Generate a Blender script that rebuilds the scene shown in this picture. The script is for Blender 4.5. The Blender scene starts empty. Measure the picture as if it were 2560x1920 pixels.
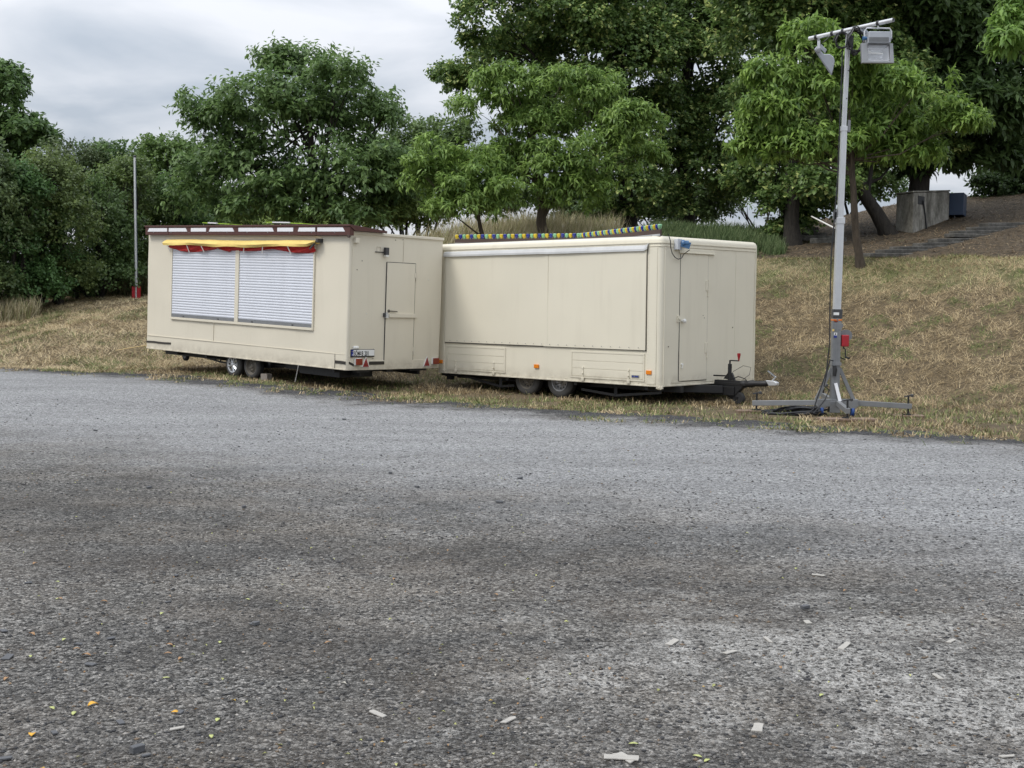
import bpy, math, random
import numpy as np
from mathutils import Vector, Matrix, noise as mnoise

random.seed(7); rng = np.random.default_rng(11)
sc = bpy.context.scene
COL = sc.collection
R_ = math.radians

# ------------------------------------------------------------------ camera
FPX = 3200.0                       # focal length in photo pixels (2560 wide)
CAM = np.array([0.0, 0.0, 1.55])
RCW = np.array([[0.99996177, 0.00874379, 0.0],
                [0.00054903, -0.06278811, 0.99802673],
                [0.00872653, -0.99798858, -0.06279051]])   # rows: world axes in camera (right, down, forward)
cam = bpy.data.cameras.new('camera'); camo = bpy.data.objects.new('camera', cam); COL.objects.link(camo)
cam.sensor_width = 36; cam.lens = 36 * FPX / 2560; cam.clip_end = 6000; cam.clip_start = 0.1
m = Matrix.Identity(4)
for r in range(3):
    m[r][0] = RCW[r][0]; m[r][1] = -RCW[r][1]; m[r][2] = -RCW[r][2]; m[r][3] = CAM[r]
camo.matrix_world = m
sc.camera = camo

# ------------------------------------------------------------------ world, sun, exposure
SUN_EL, SUN_AZ = R_(50), R_(245)     # azimuth clockwise from +Y: from the left, a little behind the camera
w = bpy.data.worlds.new('World'); sc.world = w; w.use_nodes = True
nt = w.node_tree; nt.nodes.clear()
def wn(t, **k):
    n = nt.nodes.new(t)
    for a, v in k.items(): setattr(n, a, v)
    return n
out = wn('ShaderNodeOutputWorld'); bg = wn('ShaderNodeBackground'); bg.inputs['Strength'].default_value = 0.1
sky = wn('ShaderNodeTexSky', sky_type='NISHITA', sun_disc=False, sun_elevation=SUN_EL, sun_rotation=SUN_AZ, dust_density=2.0)
tc = wn('ShaderNodeTexCoord'); sep = wn('ShaderNodeSeparateXYZ')
L = nt.links.new
L(tc.outputs['Generated'], sep.inputs[0])
def wm(op, a, b=None, clamp=False):
    n = wn('ShaderNodeMath', operation=op, use_clamp=clamp)
    for i, v in enumerate((a, b)):
        if v is None: continue
        if isinstance(v, (int, float)): n.inputs[i].default_value = v
        else: L(v, n.inputs[i])
    return n.outputs[0]
zc = wm('MAXIMUM', sep.outputs[2], 0.0)
den = wm('ADD', zc, 0.16)
cxy = wn('ShaderNodeCombineXYZ'); L(wm('DIVIDE', sep.outputs[0], den), cxy.inputs[0]); L(wm('DIVIDE', sep.outputs[1], den), cxy.inputs[1])
n1 = wn('ShaderNodeTexNoise'); n1.inputs['Scale'].default_value = 1.5; n1.inputs['Detail'].default_value = 6; n1.inputs['Roughness'].default_value = 0.48
n1.inputs['Distortion'].default_value = 0.35
L(cxy.outputs[0], n1.inputs['Vector'])
rp = wn('ShaderNodeValToRGB'); L(n1.outputs[0], rp.inputs[0])
rp.color_ramp.elements[0].position = 0.38; rp.color_ramp.elements[0].color = (4.3, 4.8, 5.5, 1)
rp.color_ramp.elements[1].position = 0.60; rp.color_ramp.elements[1].color = (7.1, 7.3, 7.75, 1)
# standard overcast sky: zenith three times as bright as the horizon
grad = wm('ADD', wm('MULTIPLY', zc, 1.75), 0.82)
vm = wn('ShaderNodeVectorMath', operation='SCALE'); L(rp.outputs[0], vm.inputs[0]); L(grad, vm.inputs['Scale'])
mx = wn('ShaderNodeMix', data_type='RGBA'); mx.inputs['Factor'].default_value = 0.93
L(sky.outputs[0], mx.inputs['A']); L(vm.outputs[0], mx.inputs['B'])
L(mx.outputs['Result'], bg.inputs[0]); L(bg.outputs[0], out.inputs[0])
sd = bpy.data.lights.new('sun', 'SUN'); sd.energy = 1.5; sd.angle = R_(18); sd.color = (1, 0.96, 0.9)
so = bpy.data.objects.new('sun', sd); COL.objects.link(so)
sdir = Vector((math.sin(SUN_AZ) * math.cos(SUN_EL), math.cos(SUN_AZ) * math.cos(SUN_EL), math.sin(SUN_EL)))
so.rotation_euler = sdir.to_track_quat('Z', 'Y').to_euler(); so.location = (0, 0, 30)
sc.view_settings.view_transform = 'Standard'; sc.view_settings.look = 'None'
sc.view_settings.exposure = 0.22; sc.view_settings.gamma = 1.0

# ------------------------------------------------------------------ pixel helpers
def ray(px, py): return RCW @ np.array([(px - 1280) / FPX, (py - 960) / FPX, 1.0])
def WP(px, py, Y):                         # point of a pixel at distance Y
    d = ray(px, py); return CAM + d * (Y / d[1])
# ------------------------------------------------------------------ numpy noise
_tab = np.random.default_rng(3).random(65536).astype(np.float64)
def vnoise(*c):
    c = [np.asarray(v, dtype=np.float64) for v in c]
    i = [np.floor(v).astype(np.int64) for v in c]; f = [v - np.floor(v) for v in c]
    f = [t * t * (3 - 2 * t) for t in f]
    P = (73856093, 19349663, 83492791)
    res = 0
    for k in range(2 ** len(c)):
        h = 0; wgt = 1
        for d in range(len(c)):
            b = (k >> d) & 1
            h = h ^ ((i[d] + b) * P[d]); wgt = wgt * (f[d] if b else 1 - f[d])
        res = res + _tab[(h & 0x7fffffff) % 65521] * wgt
    return res
def fbm(x, y, s, o=3):
    r = 0; a = 0.5
    for k in range(o): r = r + a * vnoise(x * s + 17.3 * k, y * s - 9.1 * k); s *= 2.03; a *= 0.5
    return r / (1 - 0.5 ** o)
def sstep(a, b, x): t = np.clip((x - a) / (b - a), 0, 1); return t * t * (3 - 2 * t)

# ------------------------------------------------------------------ terrain: s along the edge of the lot, n uphill from it
DS = (0.814, -0.581); DN = (0.581, 0.814)
def sn(x, y): return x * DS[0] + y * DS[1], x * DN[0] + y * DN[1]
def xy(s, n): return s * DS[0] + n * DN[0], s * DS[1] + n * DN[1]
PR = [([15.7, 19.4, 20.5, 23, 25.5, 28.5, 41, 60], [-.01, -.03, .1, 1.36, 2.52, 2.46, 5.0, 6.3]),
      ([15.7, 18.5, 20, 24.5, 26.5, 32, 45, 60], [.13, .16, .5, 2.45, 3.0, 3.6, 4.3, 4.6]),
      ([15.2, 15.8, 17.5, 20.7, 23.1, 30, 45, 60], [.16, .22, .70, 1.36, 1.62, 1.72, 2, 2.3])]
def lot_z(x, y):
    s, n = sn(x, y)
    z = .15 * sstep(-13, -18, s) * sstep(8, 13, n) + .012 * (fbm(x, y, .45) - .5)
    return z - .06 * sstep(15.0, 17.6, n)
def ground_z(x, y, fine=True):
    x = np.asarray(x, float); y = np.asarray(y, float)
    s, n = sn(x, y)
    p = [np.interp(n, a, b) for a, b in PR]
    w1 = sstep(-12.5, -19, s); w2 = sstep(-20.5, -26, s)
    z = p[0] * (1 - w1) + p[1] * w1; z = z * (1 - w2) + p[2] * w2
    far = sstep(45, 90, n); z = z * (1 - far) + 4.0 * far
    edge = 15.75 + 2.9 * (fbm(x, y, .62, 4) - .5) + .25 * np.sin(s * .35)
    z = z - .11 * sstep(edge + .5, edge - .6, n)
    if fine:
        amp = .012 + .062 * sstep(20.2, 21.5, n) * sstep(32, 28, n) + .035 * sstep(-24, -26, s) * sstep(16, 17.5, n)
        z = z + amp * (fbm(x, y, 2.3, 3) - .5) * 2
    return z
def hit(px, py):                            # where a pixel's ray meets the ground
    d = ray(px, py); t = 2.0
    for k in range(9000):
        p = CAM + d * t
        if p[2] <= max(float(ground_z(p[0], p[1], False)), float(lot_z(p[0], p[1]))): return p
        t += .02
    return p

# ------------------------------------------------------------------ materials
MATS = {}
class G:
    def __init__(s, name):
        s.m = bpy.data.materials.new(name); s.m.use_nodes = True; s.t = s.m.node_tree; s.t.nodes.clear()
        s.o = s.t.nodes.new('ShaderNodeOutputMaterial')
    def n(s, t, ins=None, **k):
        x = s.t.nodes.new(t)
        for a, v in k.items(): setattr(x, a, v)
        for a, v in (ins or {}).items():
            if hasattr(v, 'is_output') or isinstance(v, bpy.types.NodeSocket): s.t.links.new(v, x.inputs[a])
            else: x.inputs[a].default_value = v
        return x
    def math(s, op, a, b=0.0, clamp=False):
        return s.n('ShaderNodeMath', {0: a, 1: b}, operation=op, use_clamp=clamp).outputs[0]
    def noise(s, scale, detail=4, rough=.55, vec=None, **k):
        i = {'Scale': scale, 'Detail': detail, 'Roughness': rough}
        i['Vector'] = vec if vec is not None else s.pos()
        return s.n('ShaderNodeTexNoise', i, **k).outputs[0]
    def pos(s):
        if not hasattr(s, '_p'): s._p = s.n('ShaderNodeTexCoord').outputs['Object']
        return s._p
    def ramp(s, f, stops):
        r = s.n('ShaderNodeValToRGB', {0: f}); e = r.color_ramp.elements
        while len(e) < len(stops): e.new(0.5)
        for q, (p, c) in zip(e, stops):
            q.position = p; q.color = (c[0], c[1], c[2], 1) if not isinstance(c, (int, float)) else (c, c, c, 1)
        return r.outputs[0]
    def mix(s, f, a, b, mode='MIX'):
        x = s.n('ShaderNodeMix', data_type='RGBA', blend_type=mode)
        for nm, v in (('Factor', f), ('A', a), ('B', b)):
            if isinstance(v, bpy.types.NodeSocket): s.t.links.new(v, x.inputs[nm])
            elif isinstance(v, (int, float)): x.inputs[nm].default_value = v
            else: x.inputs[nm].default_value = (v[0], v[1], v[2], 1)
        return x.outputs['Result']
    def bsdf(s, col, rough=.6, metal=0., bump=None, bstr=.3, bdist=.01, **k):
        p = s.n('ShaderNodeBsdfPrincipled')
        for nm, v in [('Base Color', col), ('Roughness', rough), ('Metallic', metal)] + list(k.items()):
            if isinstance(v, bpy.types.NodeSocket): s.t.links.new(v, p.inputs[nm])
            elif isinstance(v, (int, float)): p.inputs[nm].default_value = v
            else: p.inputs[nm].default_value = (v[0], v[1], v[2], 1)
        if bump is not None:
            b = s.n('ShaderNodeBump', {'Height': bump, 'Strength': bstr, 'Distance': bdist}); s.t.links.new(b.outputs[0], p.inputs['Normal'])
        return p.outputs[0]
    def done(s, sh): s.t.links.new(sh, s.o.inputs[0]); return s.m

def plain(name, col, rough=.55, metal=0., var=.25, scale=9., bump=.0, spec=.5):
    if name in MATS: return MATS[name]
    g = G(name)
    f = g.noise(scale, 5, .65)
    c = g.mix(f, [v * (1 - var) for v in col], [min(1, v * (1 + var)) for v in col])
    r = g.math('ADD', g.math('MULTIPLY', g.noise(scale * 2.3, 3), .3), rough - .15)
    MATS[name] = g.done(g.bsdf(c, r, metal, bump=f if bump else None, bstr=bump, **{'Specular IOR Level': spec}))
    return MATS[name]

def cream(name, col, seed):
    g = G(name); p = g.pos()
    mp = g.n('ShaderNodeMapping', {'Vector': p, 'Location': (seed, seed * 2, 0), 'Scale': (1, 1, 1)}).outputs[0]
    big = g.noise(.9, 4, .6, mp)
    st = g.n('ShaderNodeMapping', {'Vector': mp, 'Scale': (4.5, 4.5, .4)}).outputs[0]      # runs of rain dirt
    stn = g.noise(1.0, 5, .6, st)
    c = g.mix(big, [v * .93 for v in col], [min(1, v * 1.05) for v in col])
    dirt = g.ramp(stn, [(.54, 0.), (.85, .22)])
    c = g.mix(dirt, c, (.42, .37, .28))
    sp = g.n('ShaderNodeTexVoronoi', {'Vector': mp, 'Scale': 7.}).outputs['Distance']
    spk = g.ramp(sp, [(.0, .45), (.055, 0.)])
    spm = g.math('MULTIPLY', spk, g.ramp(g.noise(2.2, 2, .5, mp), [(.52, 0.), (.6, 1.)]))
    c = g.mix(spm, c, (.25, .21, .16))
    z = g.n('ShaderNodeSeparateXYZ', {0: p}).outputs[2]
    low = g.math('MULTIPLY', g.ramp(g.math('MULTIPLY', z, 1.0), [(0., .75), (.22, .0)]), g.ramp(g.noise(5, 5, .7, mp), [(.35, 0.), (.7, 1.)]))
    c = g.mix(low, c, (.3, .26, .2))                                                    # road splash along the sill
    b = g.noise(55., 3, .6, mp)
    return g.done(g.bsdf(c, g.math('ADD', g.math('MULTIPLY', big, .2), .36), 0., bump=b, bstr=.06, bdist=.01, **{'Specular IOR Level': .4}))
M_CREAM_A = cream('cream_paint_old', (.68, .625, .505), 3.1)
M_CREAM_B = cream('cream_paint', (.71, .663, .54), 8.7)
M_BLACK = plain('black_steel', (.012, .012, .013), .55, var=.4)
M_RUBBER = plain('tyre_rubber', (.022, .022, .023), .75, var=.3, scale=20)
M_DUST = plain('dusty_tyre_wall', (.055, .053, .05), .85, var=.3, scale=14)
M_RIM = plain('wheel_steel', (.30, .30, .30), .45, .6, .3, 12)
M_RIMD = plain('rusty_wheel_steel', (.16, .145, .12), .6, .4, .4, 12)
M_ALLOY = plain('hub_silver', (.62, .63, .64), .35, .7, .1)
M_ALU = plain('weathered_aluminium', (.60, .61, .62), .42, .55, .15, 4)
M_ALUD = plain('dull_galvanised_steel', (.235, .24, .245), .5, .5, .2, 7)
M_GUT = plain('gutter_sheet', (.50, .50, .49), .45, .2, .25, 3)
M_SHUT = plain('shutter_white', (.63, .65, .70), .42, 0, .10, 3)
M_BROWN = plain('brown_fascia_paint', (.075, .023, .017), .5, 0, .25, 5)
M_BROWN2 = plain('dark_brown_board', (.06, .036, .028), .6, 0, .3, 6)
M_PANEL = plain('white_fascia_panel', (.78, .78, .80), .4, 0, .05, 4)
M_YEL = plain('yellow_awning_fabric', (.74, .55, .17), .8, 0, .22, 4, .25)
M_RED = plain('red_awning_fabric', (.42, .015, .012), .7, 0, .25, 7)
M_STRAP = plain('pale_strap', (.6, .58, .54), .8)
M_LIME = plain('lime_board', (.35, .55, .05), .5)
M_TAPE = plain('black_tape', (.03, .025, .02), .5)
M_AMBER = plain('amber_reflector', (.75, .22, .01), .2, 0, .1)
M_REDR = plain('red_reflector', (.26, .035, .035), .2, 0, .15)
M_TAIL = plain('tail_lamp_lens', (.22, .035, .015), .2, 0, .2)
M_WHITE = plain('white_plastic', (.75, .74, .70), .4)
M_PLATE = plain('plate_white', (.78, .78, .76), .35, 0, .04)
M_INK = plain('plate_ink', (.01, .01, .012), .4)
M_EU = plain('plate_blue', (.01, .03, .25), .35)
M_DK = plain('dark_grey_housing', (.05, .05, .052), .5)
M_GREYB = plain('grey_socket_box', (.55, .57, .6), .45)
M_BLUE = plain('blue_plug', (.05, .13, .26), .35)
M_WINCH = plain('winch_red', (.33, .012, .02), .4, 0, .15)
M_WBLUE = plain('castor_blue', (.02, .06, .22), .45)
M_ORANGE = plain('orange_label', (.75, .2, .02), .4)
M_LAMP = plain('floodlight_grey', (.40, .42, .45), .4, .3, .1)
M_REFL = plain('floodlight_reflector', (.8, .81, .83), .22, .55, .05)
M_CABLE = plain('black_cable', (.012, .012, .014), .45)
M_WOOD = plain('weathered_board', (.20, .14, .10), .8, 0, .35, 14, .4)
M_STICK = plain('bamboo_stick', (.62, .46, .22), .6)
M_POLE = plain('flagpole_aluminium', (.62, .63, .64), .4, .35, .08)
M_REDP = plain('red_post_paint', (.45, .01, .02), .45)
M_BLUEB = plain('blue_sheet', (.012, .032, .075), .45)
M_RUST = plain('rusty_pipe', (.10, .05, .03), .8)
M_BRICK = plain('grey_block', (.24, .21, .18), .9, 0, .3, 20, .5)
M_CHIP = plain('pale_wood_chip', (.37, .35, .315), .8, 0, .2, 40, .4)
M_SLATE = plain('slate_chip', (.085, .087, .092), .7, 0, .3, 40, .4)
M_FYEL = plain('yellow_leaf', (.68, .36, .03), .6, 0, .2, 60)
M_FGRN = plain('pale_green_leaf', (.42, .45, .16), .6, 0, .2, 60)
M_FBRN = plain('brown_leaf', (.33, .19, .09), .7, 0, .3, 60)
def glasscap(name, col):
    g = G(name)
    g.done(g.bsdf(g.mix(g.noise(70., 2), [v * .75 for v in col], col), .18, 0, **{'Transmission Weight': .25, 'Coat Weight': .3})); return g.m
M_CAPS = [glasscap('yellow_cap', (.85, .62, .02)), glasscap('blue_cap', (.015, .03, .33)), glasscap('green_cap', (.33, .68, .36))]
g = G('lamp_glass'); M_GLASS = g.done(g.n('ShaderNodeMixShader', {0: .12, 1: g.n('ShaderNodeBsdfTransparent').outputs[0], 2: g.n('ShaderNodeBsdfGlossy', {'Roughness': .05}).outputs[0]}).outputs[0])

def leafmat(name, trans=.42, rough=.42):
    g = G(name); c = g.n('ShaderNodeAttribute', attribute_name='Col').outputs['Color']
    b = g.bsdf(c, rough, **{'Specular IOR Level': .35})
    tcol = g.mix(.5, c, (.45, .6, .08), 'MULTIPLY'); tcol = g.mix(.5, c, tcol)
    t = g.n('ShaderNodeBsdfTranslucent', {'Color': c}).outputs[0]
    return g.done(g.n('ShaderNodeMixShader', {0: trans, 1: b, 2: t}).outputs[0])
M_LEAF = leafmat('leaf'); M_GRASS = leafmat('grass_blade', .15, .7)
def barkmat(name, a, b):
    g = G(name); st = g.n('ShaderNodeMapping', {'Vector': g.pos(), 'Scale': (7, 7, 1.3)}).outputs[0]
    f = g.noise(2.6, 7, .7, st)
    return g.done(g.bsdf(g.ramp(f, [(.32, a), (.68, b)]), .9, bump=f, bstr=.9, bdist=.04))
M_BARK = barkmat('dark_bark', (.012, .010, .008), (.045, .038, .030))
M_BARK2 = barkmat('young_bark', (.04, .030, .022), (.115, .09, .065))
# concrete
g = G('stained_concrete'); st = g.n('ShaderNodeMapping', {'Vector': g.pos(), 'Scale': (1.3, 1.3, .7)}).outputs[0]
f = g.noise(1.7, 8, .72, st); f2 = g.noise(9, 6, .7)
c = g.ramp(f, [(.32, (.06, .055, .045)), (.46, (.20, .19, .16)), (.62, (.42, .40, .355))]); c = g.mix(g.ramp(f2, [(.4, .35), (.6, 0.)]), c, (.08, .075, .06))
M_CONC = g.done(g.bsdf(c, .9, bump=f2, bstr=.6, bdist=.02))
g = G('mossy_stone'); f = g.noise(6, 6, .7)
M_STONE = g.done(g.bsdf(g.ramp(f, [(.3, (.035, .033, .028)), (.55, (.1, .095, .085)), (.75, (.2, .19, .165))]), .9, bump=f, bstr=.7, bdist=.02))

# gravel lot
g = G('gravel'); p = g.n('ShaderNodeNewGeometry').outputs['Position']
sx = g.n('ShaderNodeSeparateXYZ', {0: p}); X, Y = sx.outputs[0], sx.outputs[1]
nn = g.math('ADD', g.math('MULTIPLY', X, DN[0]), g.math('MULTIPLY', Y, DN[1]))
wob = g.math('MULTIPLY', g.math('SUBTRACT', g.noise(.42, 5, .6, p), .5), 3.2)
nw = g.math('ADD', nn, wob)
flat = g.n('ShaderNodeMapping', {'Vector': p, 'Scale': (1, 1, .3)}).outputs[0]
v1 = g.n('ShaderNodeTexVoronoi', {'Vector': flat, 'Scale': 62., 'Randomness': 1.})
v2 = g.n('ShaderNodeTexVoronoi', {'Vector': flat, 'Scale': 135., 'Randomness': 1.})
cell = g.n('ShaderNodeSeparateColor', {0: v1.outputs['Color']}); cell2 = g.n('ShaderNodeSeparateColor', {0: v2.outputs['Color']})
rnd = g.math('ADD', g.math('MULTIPLY', cell.outputs[0], .55), g.math('MULTIPLY', cell2.outputs[1], .45))
v3 = g.n('ShaderNodeTexVoronoi', {'Vector': flat, 'Scale': 40., 'Randomness': 1.})
cell3 = g.n('ShaderNodeSeparateColor', {0: v3.outputs['Color']})
rnd = g.math('ADD', g.math('MULTIPLY', rnd, .74), g.math('MULTIPLY', cell3.outputs[0], .26))
# compacted pale grey chippings with dark pits
light = g.ramp(rnd, [(.16, (.05, .05, .052)), (.33, (.19, .19, .192)), (.5, (.325, .325, .325)), (.7, (.43, .43, .425)), (.9, (.62, .62, .61))])
# loose dark basalt with brown fines
dark = g.ramp(rnd, [(.2, (.015, .014, .013)), (.36, (.07, .067, .061)), (.53, (.155, .149, .138)), (.7, (.29, .28, .26)), (.88, (.55, .525, .485))])
dark = g.mix(g.ramp(g.noise(.55, 7, .7, p), [(.42, .85), (.60, 0.)]), dark, g.mix(.6, dark, (.022, .019, .016)))
brown = g.mix(g.ramp(g.noise(.9, 6, .68, p), [(.44, 0.), (.7, .62)]), dark, g.mix(.5, dark, (.12, .088, .060)))
tan_ = g.ramp(g.noise(.62, 8, .72, g.n('ShaderNodeMapping', {'Vector': p, 'Location': (4.7, 2.2, 0), 'Rotation': (0, 0, .5), 'Scale': (.8, 1.5, 1)}).outputs[0]), [(.46, 0.), (.66, .72)])
brown = g.mix(tan_, brown, g.ramp(rnd, [(.2, (.07, .058, .047)), (.5, (.20, .178, .152)), (.85, (.42, .39, .345))]))      # brown dusty areas
wob2 = g.math('MULTIPLY', g.math('SUBTRACT', g.noise(1.6, 7, .7, p), .5), 3.4)
lightmask = g.ramp(g.math('DIVIDE', g.math('ADD', nw, wob2), 20.), [(.33, 0.), (.38, .3), (.50, .95)])
edgen = g.math('ADD', nn, g.math('MULTIPLY', g.math('SUBTRACT', g.noise(.8, 8, .74, p), .5), 4.2))
lm2 = g.math('MULTIPLY', lightmask, g.ramp(g.math('DIVIDE', edgen, 20.), [(.705, 1.), (.765, .0)]))
c = g.mix(lm2, brown, light)
edgeb = g.ramp(g.math('DIVIDE', edgen, 20.), [(.73, 0.), (.765, 1.)])
fresh = g.ramp(rnd, [(.2, (.012, .012, .013)), (.5, (.040, .040, .043)), (.72, (.085, .084, .086)), (.88, (.34, .33, .31))])
c = g.mix(edgeb, c, fresh)
# wheel tracks along the lot
trk = g.noise(.8, 4, .6, g.n('ShaderNodeMapping', {'Vector': p, 'Rotation': (0, 0, R_(35.5)), 'Scale': (.28, 1.5, 1)}).outputs[0])
c = g.mix(g.ramp(trk, [(.36, .5), (.6, 0.)]), c, g.mix(.45, c, (.06, .059, .058)))
# pale dust trodden into the right foreground
dx = g.math('MULTIPLY', g.math('SUBTRACT', X, 1.5), .40); dy = g.math('MULTIPLY', g.math('SUBTRACT', Y, 5.4), .36)
rr = g.math('SQRT', g.math('ADD', g.math('MULTIPLY', dx, dx), g.math('MULTIPLY', dy, dy)))
dm = g.ramp(g.math('ADD', g.math('SUBTRACT', 1.12, rr), g.math('MULTIPLY', g.math('SUBTRACT', g.noise(1.5, 9, .74, p), .5), 3.0)), [(.55, 0.), (1.05, .92)])
c = g.mix(g.math('MULTIPLY', dm, g.ramp(g.math('ADD', g.math('MULTIPLY', cell2.outputs[2], .5), g.math('MULTIPLY', cell3.outputs[1], .5)), [(.28, .08), (.5, 1.)])), c, g.ramp(rnd, [(.25, (.24, .232, .215)), (.75, (.50, .485, .455))]))
h = g.math('ADD', g.math('MULTIPLY', v1.outputs['Distance'], -1.), g.math('MULTIPLY', v2.outputs['Distance'], -.5))
M_GRAVEL = g.done(g.bsdf(c, .9, bump=h, bstr=1., bdist=.016, **{'Specular IOR Level': .3}))

# ground under the grass
g = G('grass_soil'); p = g.n('ShaderNodeNewGeometry').outputs['Position']
f = g.noise(6.5, 8, .75, p); f2 = g.noise(.55, 5, .6, p)
st = g.noise(11, 6, .7, g.n('ShaderNodeMapping', {'Vector': p, 'Rotation': (0, 0, .5), 'Scale': (.35, 2.2, 1)}).outputs[0])
sxy = g.n('ShaderNodeSeparateXYZ', {0: p}); nq = g.math('ADD', g.math('MULTIPLY', sxy.outputs[0], DN[0]), g.math('MULTIPLY', sxy.outputs[1], DN[1]))
c = g.ramp(g.math('ADD', g.math('MULTIPLY', f, .5), g.math('MULTIPLY', st, .5)), [(.36, (.035, .024, .013)), (.5, (.12, .088, .048)), (.66, (.27, .205, .115))])
c = g.mix(g.ramp(f2, [(.60, 0.), (.78, .4)]), c, g.ramp(f, [(.35, (.03, .036, .010)), (.65, (.12, .125, .045))]))
litter_shade = g.ramp(g.math('DIVIDE', g.math('ADD', nq, g.math('MULTIPLY', g.math('SUBTRACT', f2, .5), 3.)), 60.), [(.452, 0.), (.478, 1.)])      # leaf litter under the trees, its brown darkened to paint in canopy shade
c = g.mix(g.math('MULTIPLY', litter_shade, .9), c, g.ramp(f, [(.38, (.032, .023, .014)), (.55, (.10, .073, .043)), (.7, (.20, .15, .088))]))
crest = g.ramp(g.math('DIVIDE', g.math('ADD', nq, g.math('MULTIPLY', g.math('SUBTRACT', f2, .5), 2.)), 60.), [(.396, 0.), (.412, 1.), (.445, 1.), (.462, 0.)])
c = g.mix(g.math('MULTIPLY', crest, .75), c, g.ramp(f, [(.35, (.10, .105, .04)), (.65, (.27, .26, .12))]))
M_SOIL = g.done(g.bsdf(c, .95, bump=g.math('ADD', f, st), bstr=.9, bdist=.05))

# ------------------------------------------------------------------ mesh builder
class MB:
    def __init__(s): s.v = []; s.f = []
    def add(s, vs, fs):
        o = len(s.v); s.v += [tuple(map(float, q)) for q in vs]; s.f += [tuple(i + o for i in q) for q in fs]; return s
    def box(s, x0, x1, y0, y1, z0, z1):
        x0, x1 = sorted((x0, x1)); y0, y1 = sorted((y0, y1)); z0, z1 = sorted((z0, z1))
        return s.add([(x0, y0, z0), (x1, y0, z0), (x1, y1, z0), (x0, y1, z0), (x0, y0, z1), (x1, y0, z1), (x1, y1, z1), (x0, y1, z1)],
                     [(0, 3, 2, 1), (4, 5, 6, 7), (0, 1, 5, 4), (1, 2, 6, 5), (2, 3, 7, 6), (3, 0, 4, 7)])
    def bar(s, p, q, a, b=None, up=(0, 0, 1)):
        p, q = Vector(p), Vector(q); d = (q - p).normalized(); b = b or a
        u = Vector(up); u = (u - d * u.dot(d)); u = u.normalized() if u.length > 1e-4 else d.orthogonal().normalized()
        r = d.cross(u)
        vs = [c + r * sx * a / 2 + u * sz * b / 2 for c in (p, q) for sx, sz in ((-1, -1), (1, -1), (1, 1), (-1, 1))]
        return s.add(vs, [(3, 2, 1, 0), (4, 5, 6, 7), (0, 1, 5, 4), (1, 2, 6, 5), (2, 3, 7, 6), (3, 0, 4, 7)])
    def tube(s, pts, r, n=8, caps=True):
        pts = [Vector(p) for p in pts]; rs = r if isinstance(r, (list, tuple)) else [r] * len(pts)
        o = len(s.v); u = None
        for i, p in enumerate(pts):
            d = (pts[min(i + 1, len(pts) - 1)] - pts[max(i - 1, 0)]).normalized()
            if u is None: u = d.orthogonal().normalized()
            else:
                u = u - d * u.dot(d); u = u.normalized() if u.length > 1e-5 else d.orthogonal().normalized()
            q = d.cross(u)
            for k in range(n):
                a = 2 * math.pi * k / n
                s.v.append(tuple(p + (u * math.cos(a) + q * math.sin(a)) * rs[i]))
        for i in range(len(pts) - 1):
            for k in range(n):
                a, b = o + i * n + k, o + i * n + (k + 1) % n
                s.f.append((a, b, b + n, a + n))
        if caps:
            s.f.append(tuple(o + k for k in reversed(range(n)))); e = o + (len(pts) - 1) * n
            s.f.append(tuple(e + k for k in range(n)))
        return s
    def lathe(s, c, axis, prof, n=24):          # prof: (distance along axis, radius)
        c = Vector(c); d = Vector(axis).normalized(); u = d.orthogonal().normalized(); q = d.cross(u); o = len(s.v)
        for h, r in prof:
            for k in range(n):
                a = 2 * math.pi * k / n; s.v.append(tuple(c + d * h + (u * math.cos(a) + q * math.sin(a)) * max(r, 1e-4)))
        for i in range(len(prof) - 1):
            for k in range(n):
                a, b = o + i * n + k, o + i * n + (k + 1) % n; s.f.append((a, b, b + n, a + n))
        return s
    def prism(s, poly, fn, h0, h1):             # poly of 2D points, fn(a, b, h) -> 3D
        k = len(poly); vs = [fn(a, b, h0) for a, b in poly] + [fn(a, b, h1) for a, b in poly]
        return s.add(vs, [tuple(range(k)), tuple(reversed(range(k, 2 * k)))] + [(i, i + k, (i + 1) % k + k, (i + 1) % k) for i in range(k)])
    def build(s, name, mat, parent=None, smooth=False, bevel=0, org=None):
        me = bpy.data.meshes.new(name)
        vs = s.v if org is None else [(a - org[0], b - org[1], c - org[2]) for a, b, c in s.v]
        me.from_pydata(vs, [], s.f); me.materials.append(mat)
        import bmesh
        bm = bmesh.new(); bm.from_mesh(me); bmesh.ops.recalc_face_normals(bm, faces=bm.faces); bm.to_mesh(me); bm.free()
        if smooth:
            me.polygons.foreach_set('use_smooth', [True] * len(me.polygons))
            try: me.set_sharp_from_angle(angle=R_(40))
            except Exception: pass
        o = bpy.data.objects.new(name, me); COL.objects.link(o); o.parent = parent
        if bevel:
            b = o.modifiers.new('bevel', 'BEVEL'); b.width = bevel; b.segments = 2; b.limit_method = 'ANGLE'
        return o
def same(src, name, parent, loc=(0, 0, 0), rot=(0, 0, 0), mat=None):
    o = bpy.data.objects.new(name, src.data if hasattr(src, 'data') else src); COL.objects.link(o); o.parent = parent
    o.location = loc; o.rotation_euler = rot
    if mat is not None: o.material_slots[0].link = 'OBJECT'; o.material_slots[0].material = mat
    return o
def tag(o, label=None, cat=None, group=None, kind=None):
    for k, v in (('label', label), ('category', cat), ('group', group), ('kind', kind)):
        if v: o[k] = v
    return o
def thing(name, label, cat, loc=(0, 0, 0), group=None):
    o = bpy.data.objects.new(name, None); COL.objects.link(o); o.location = loc; o.empty_display_size = .2
    return tag(o, label, cat, group)
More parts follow.
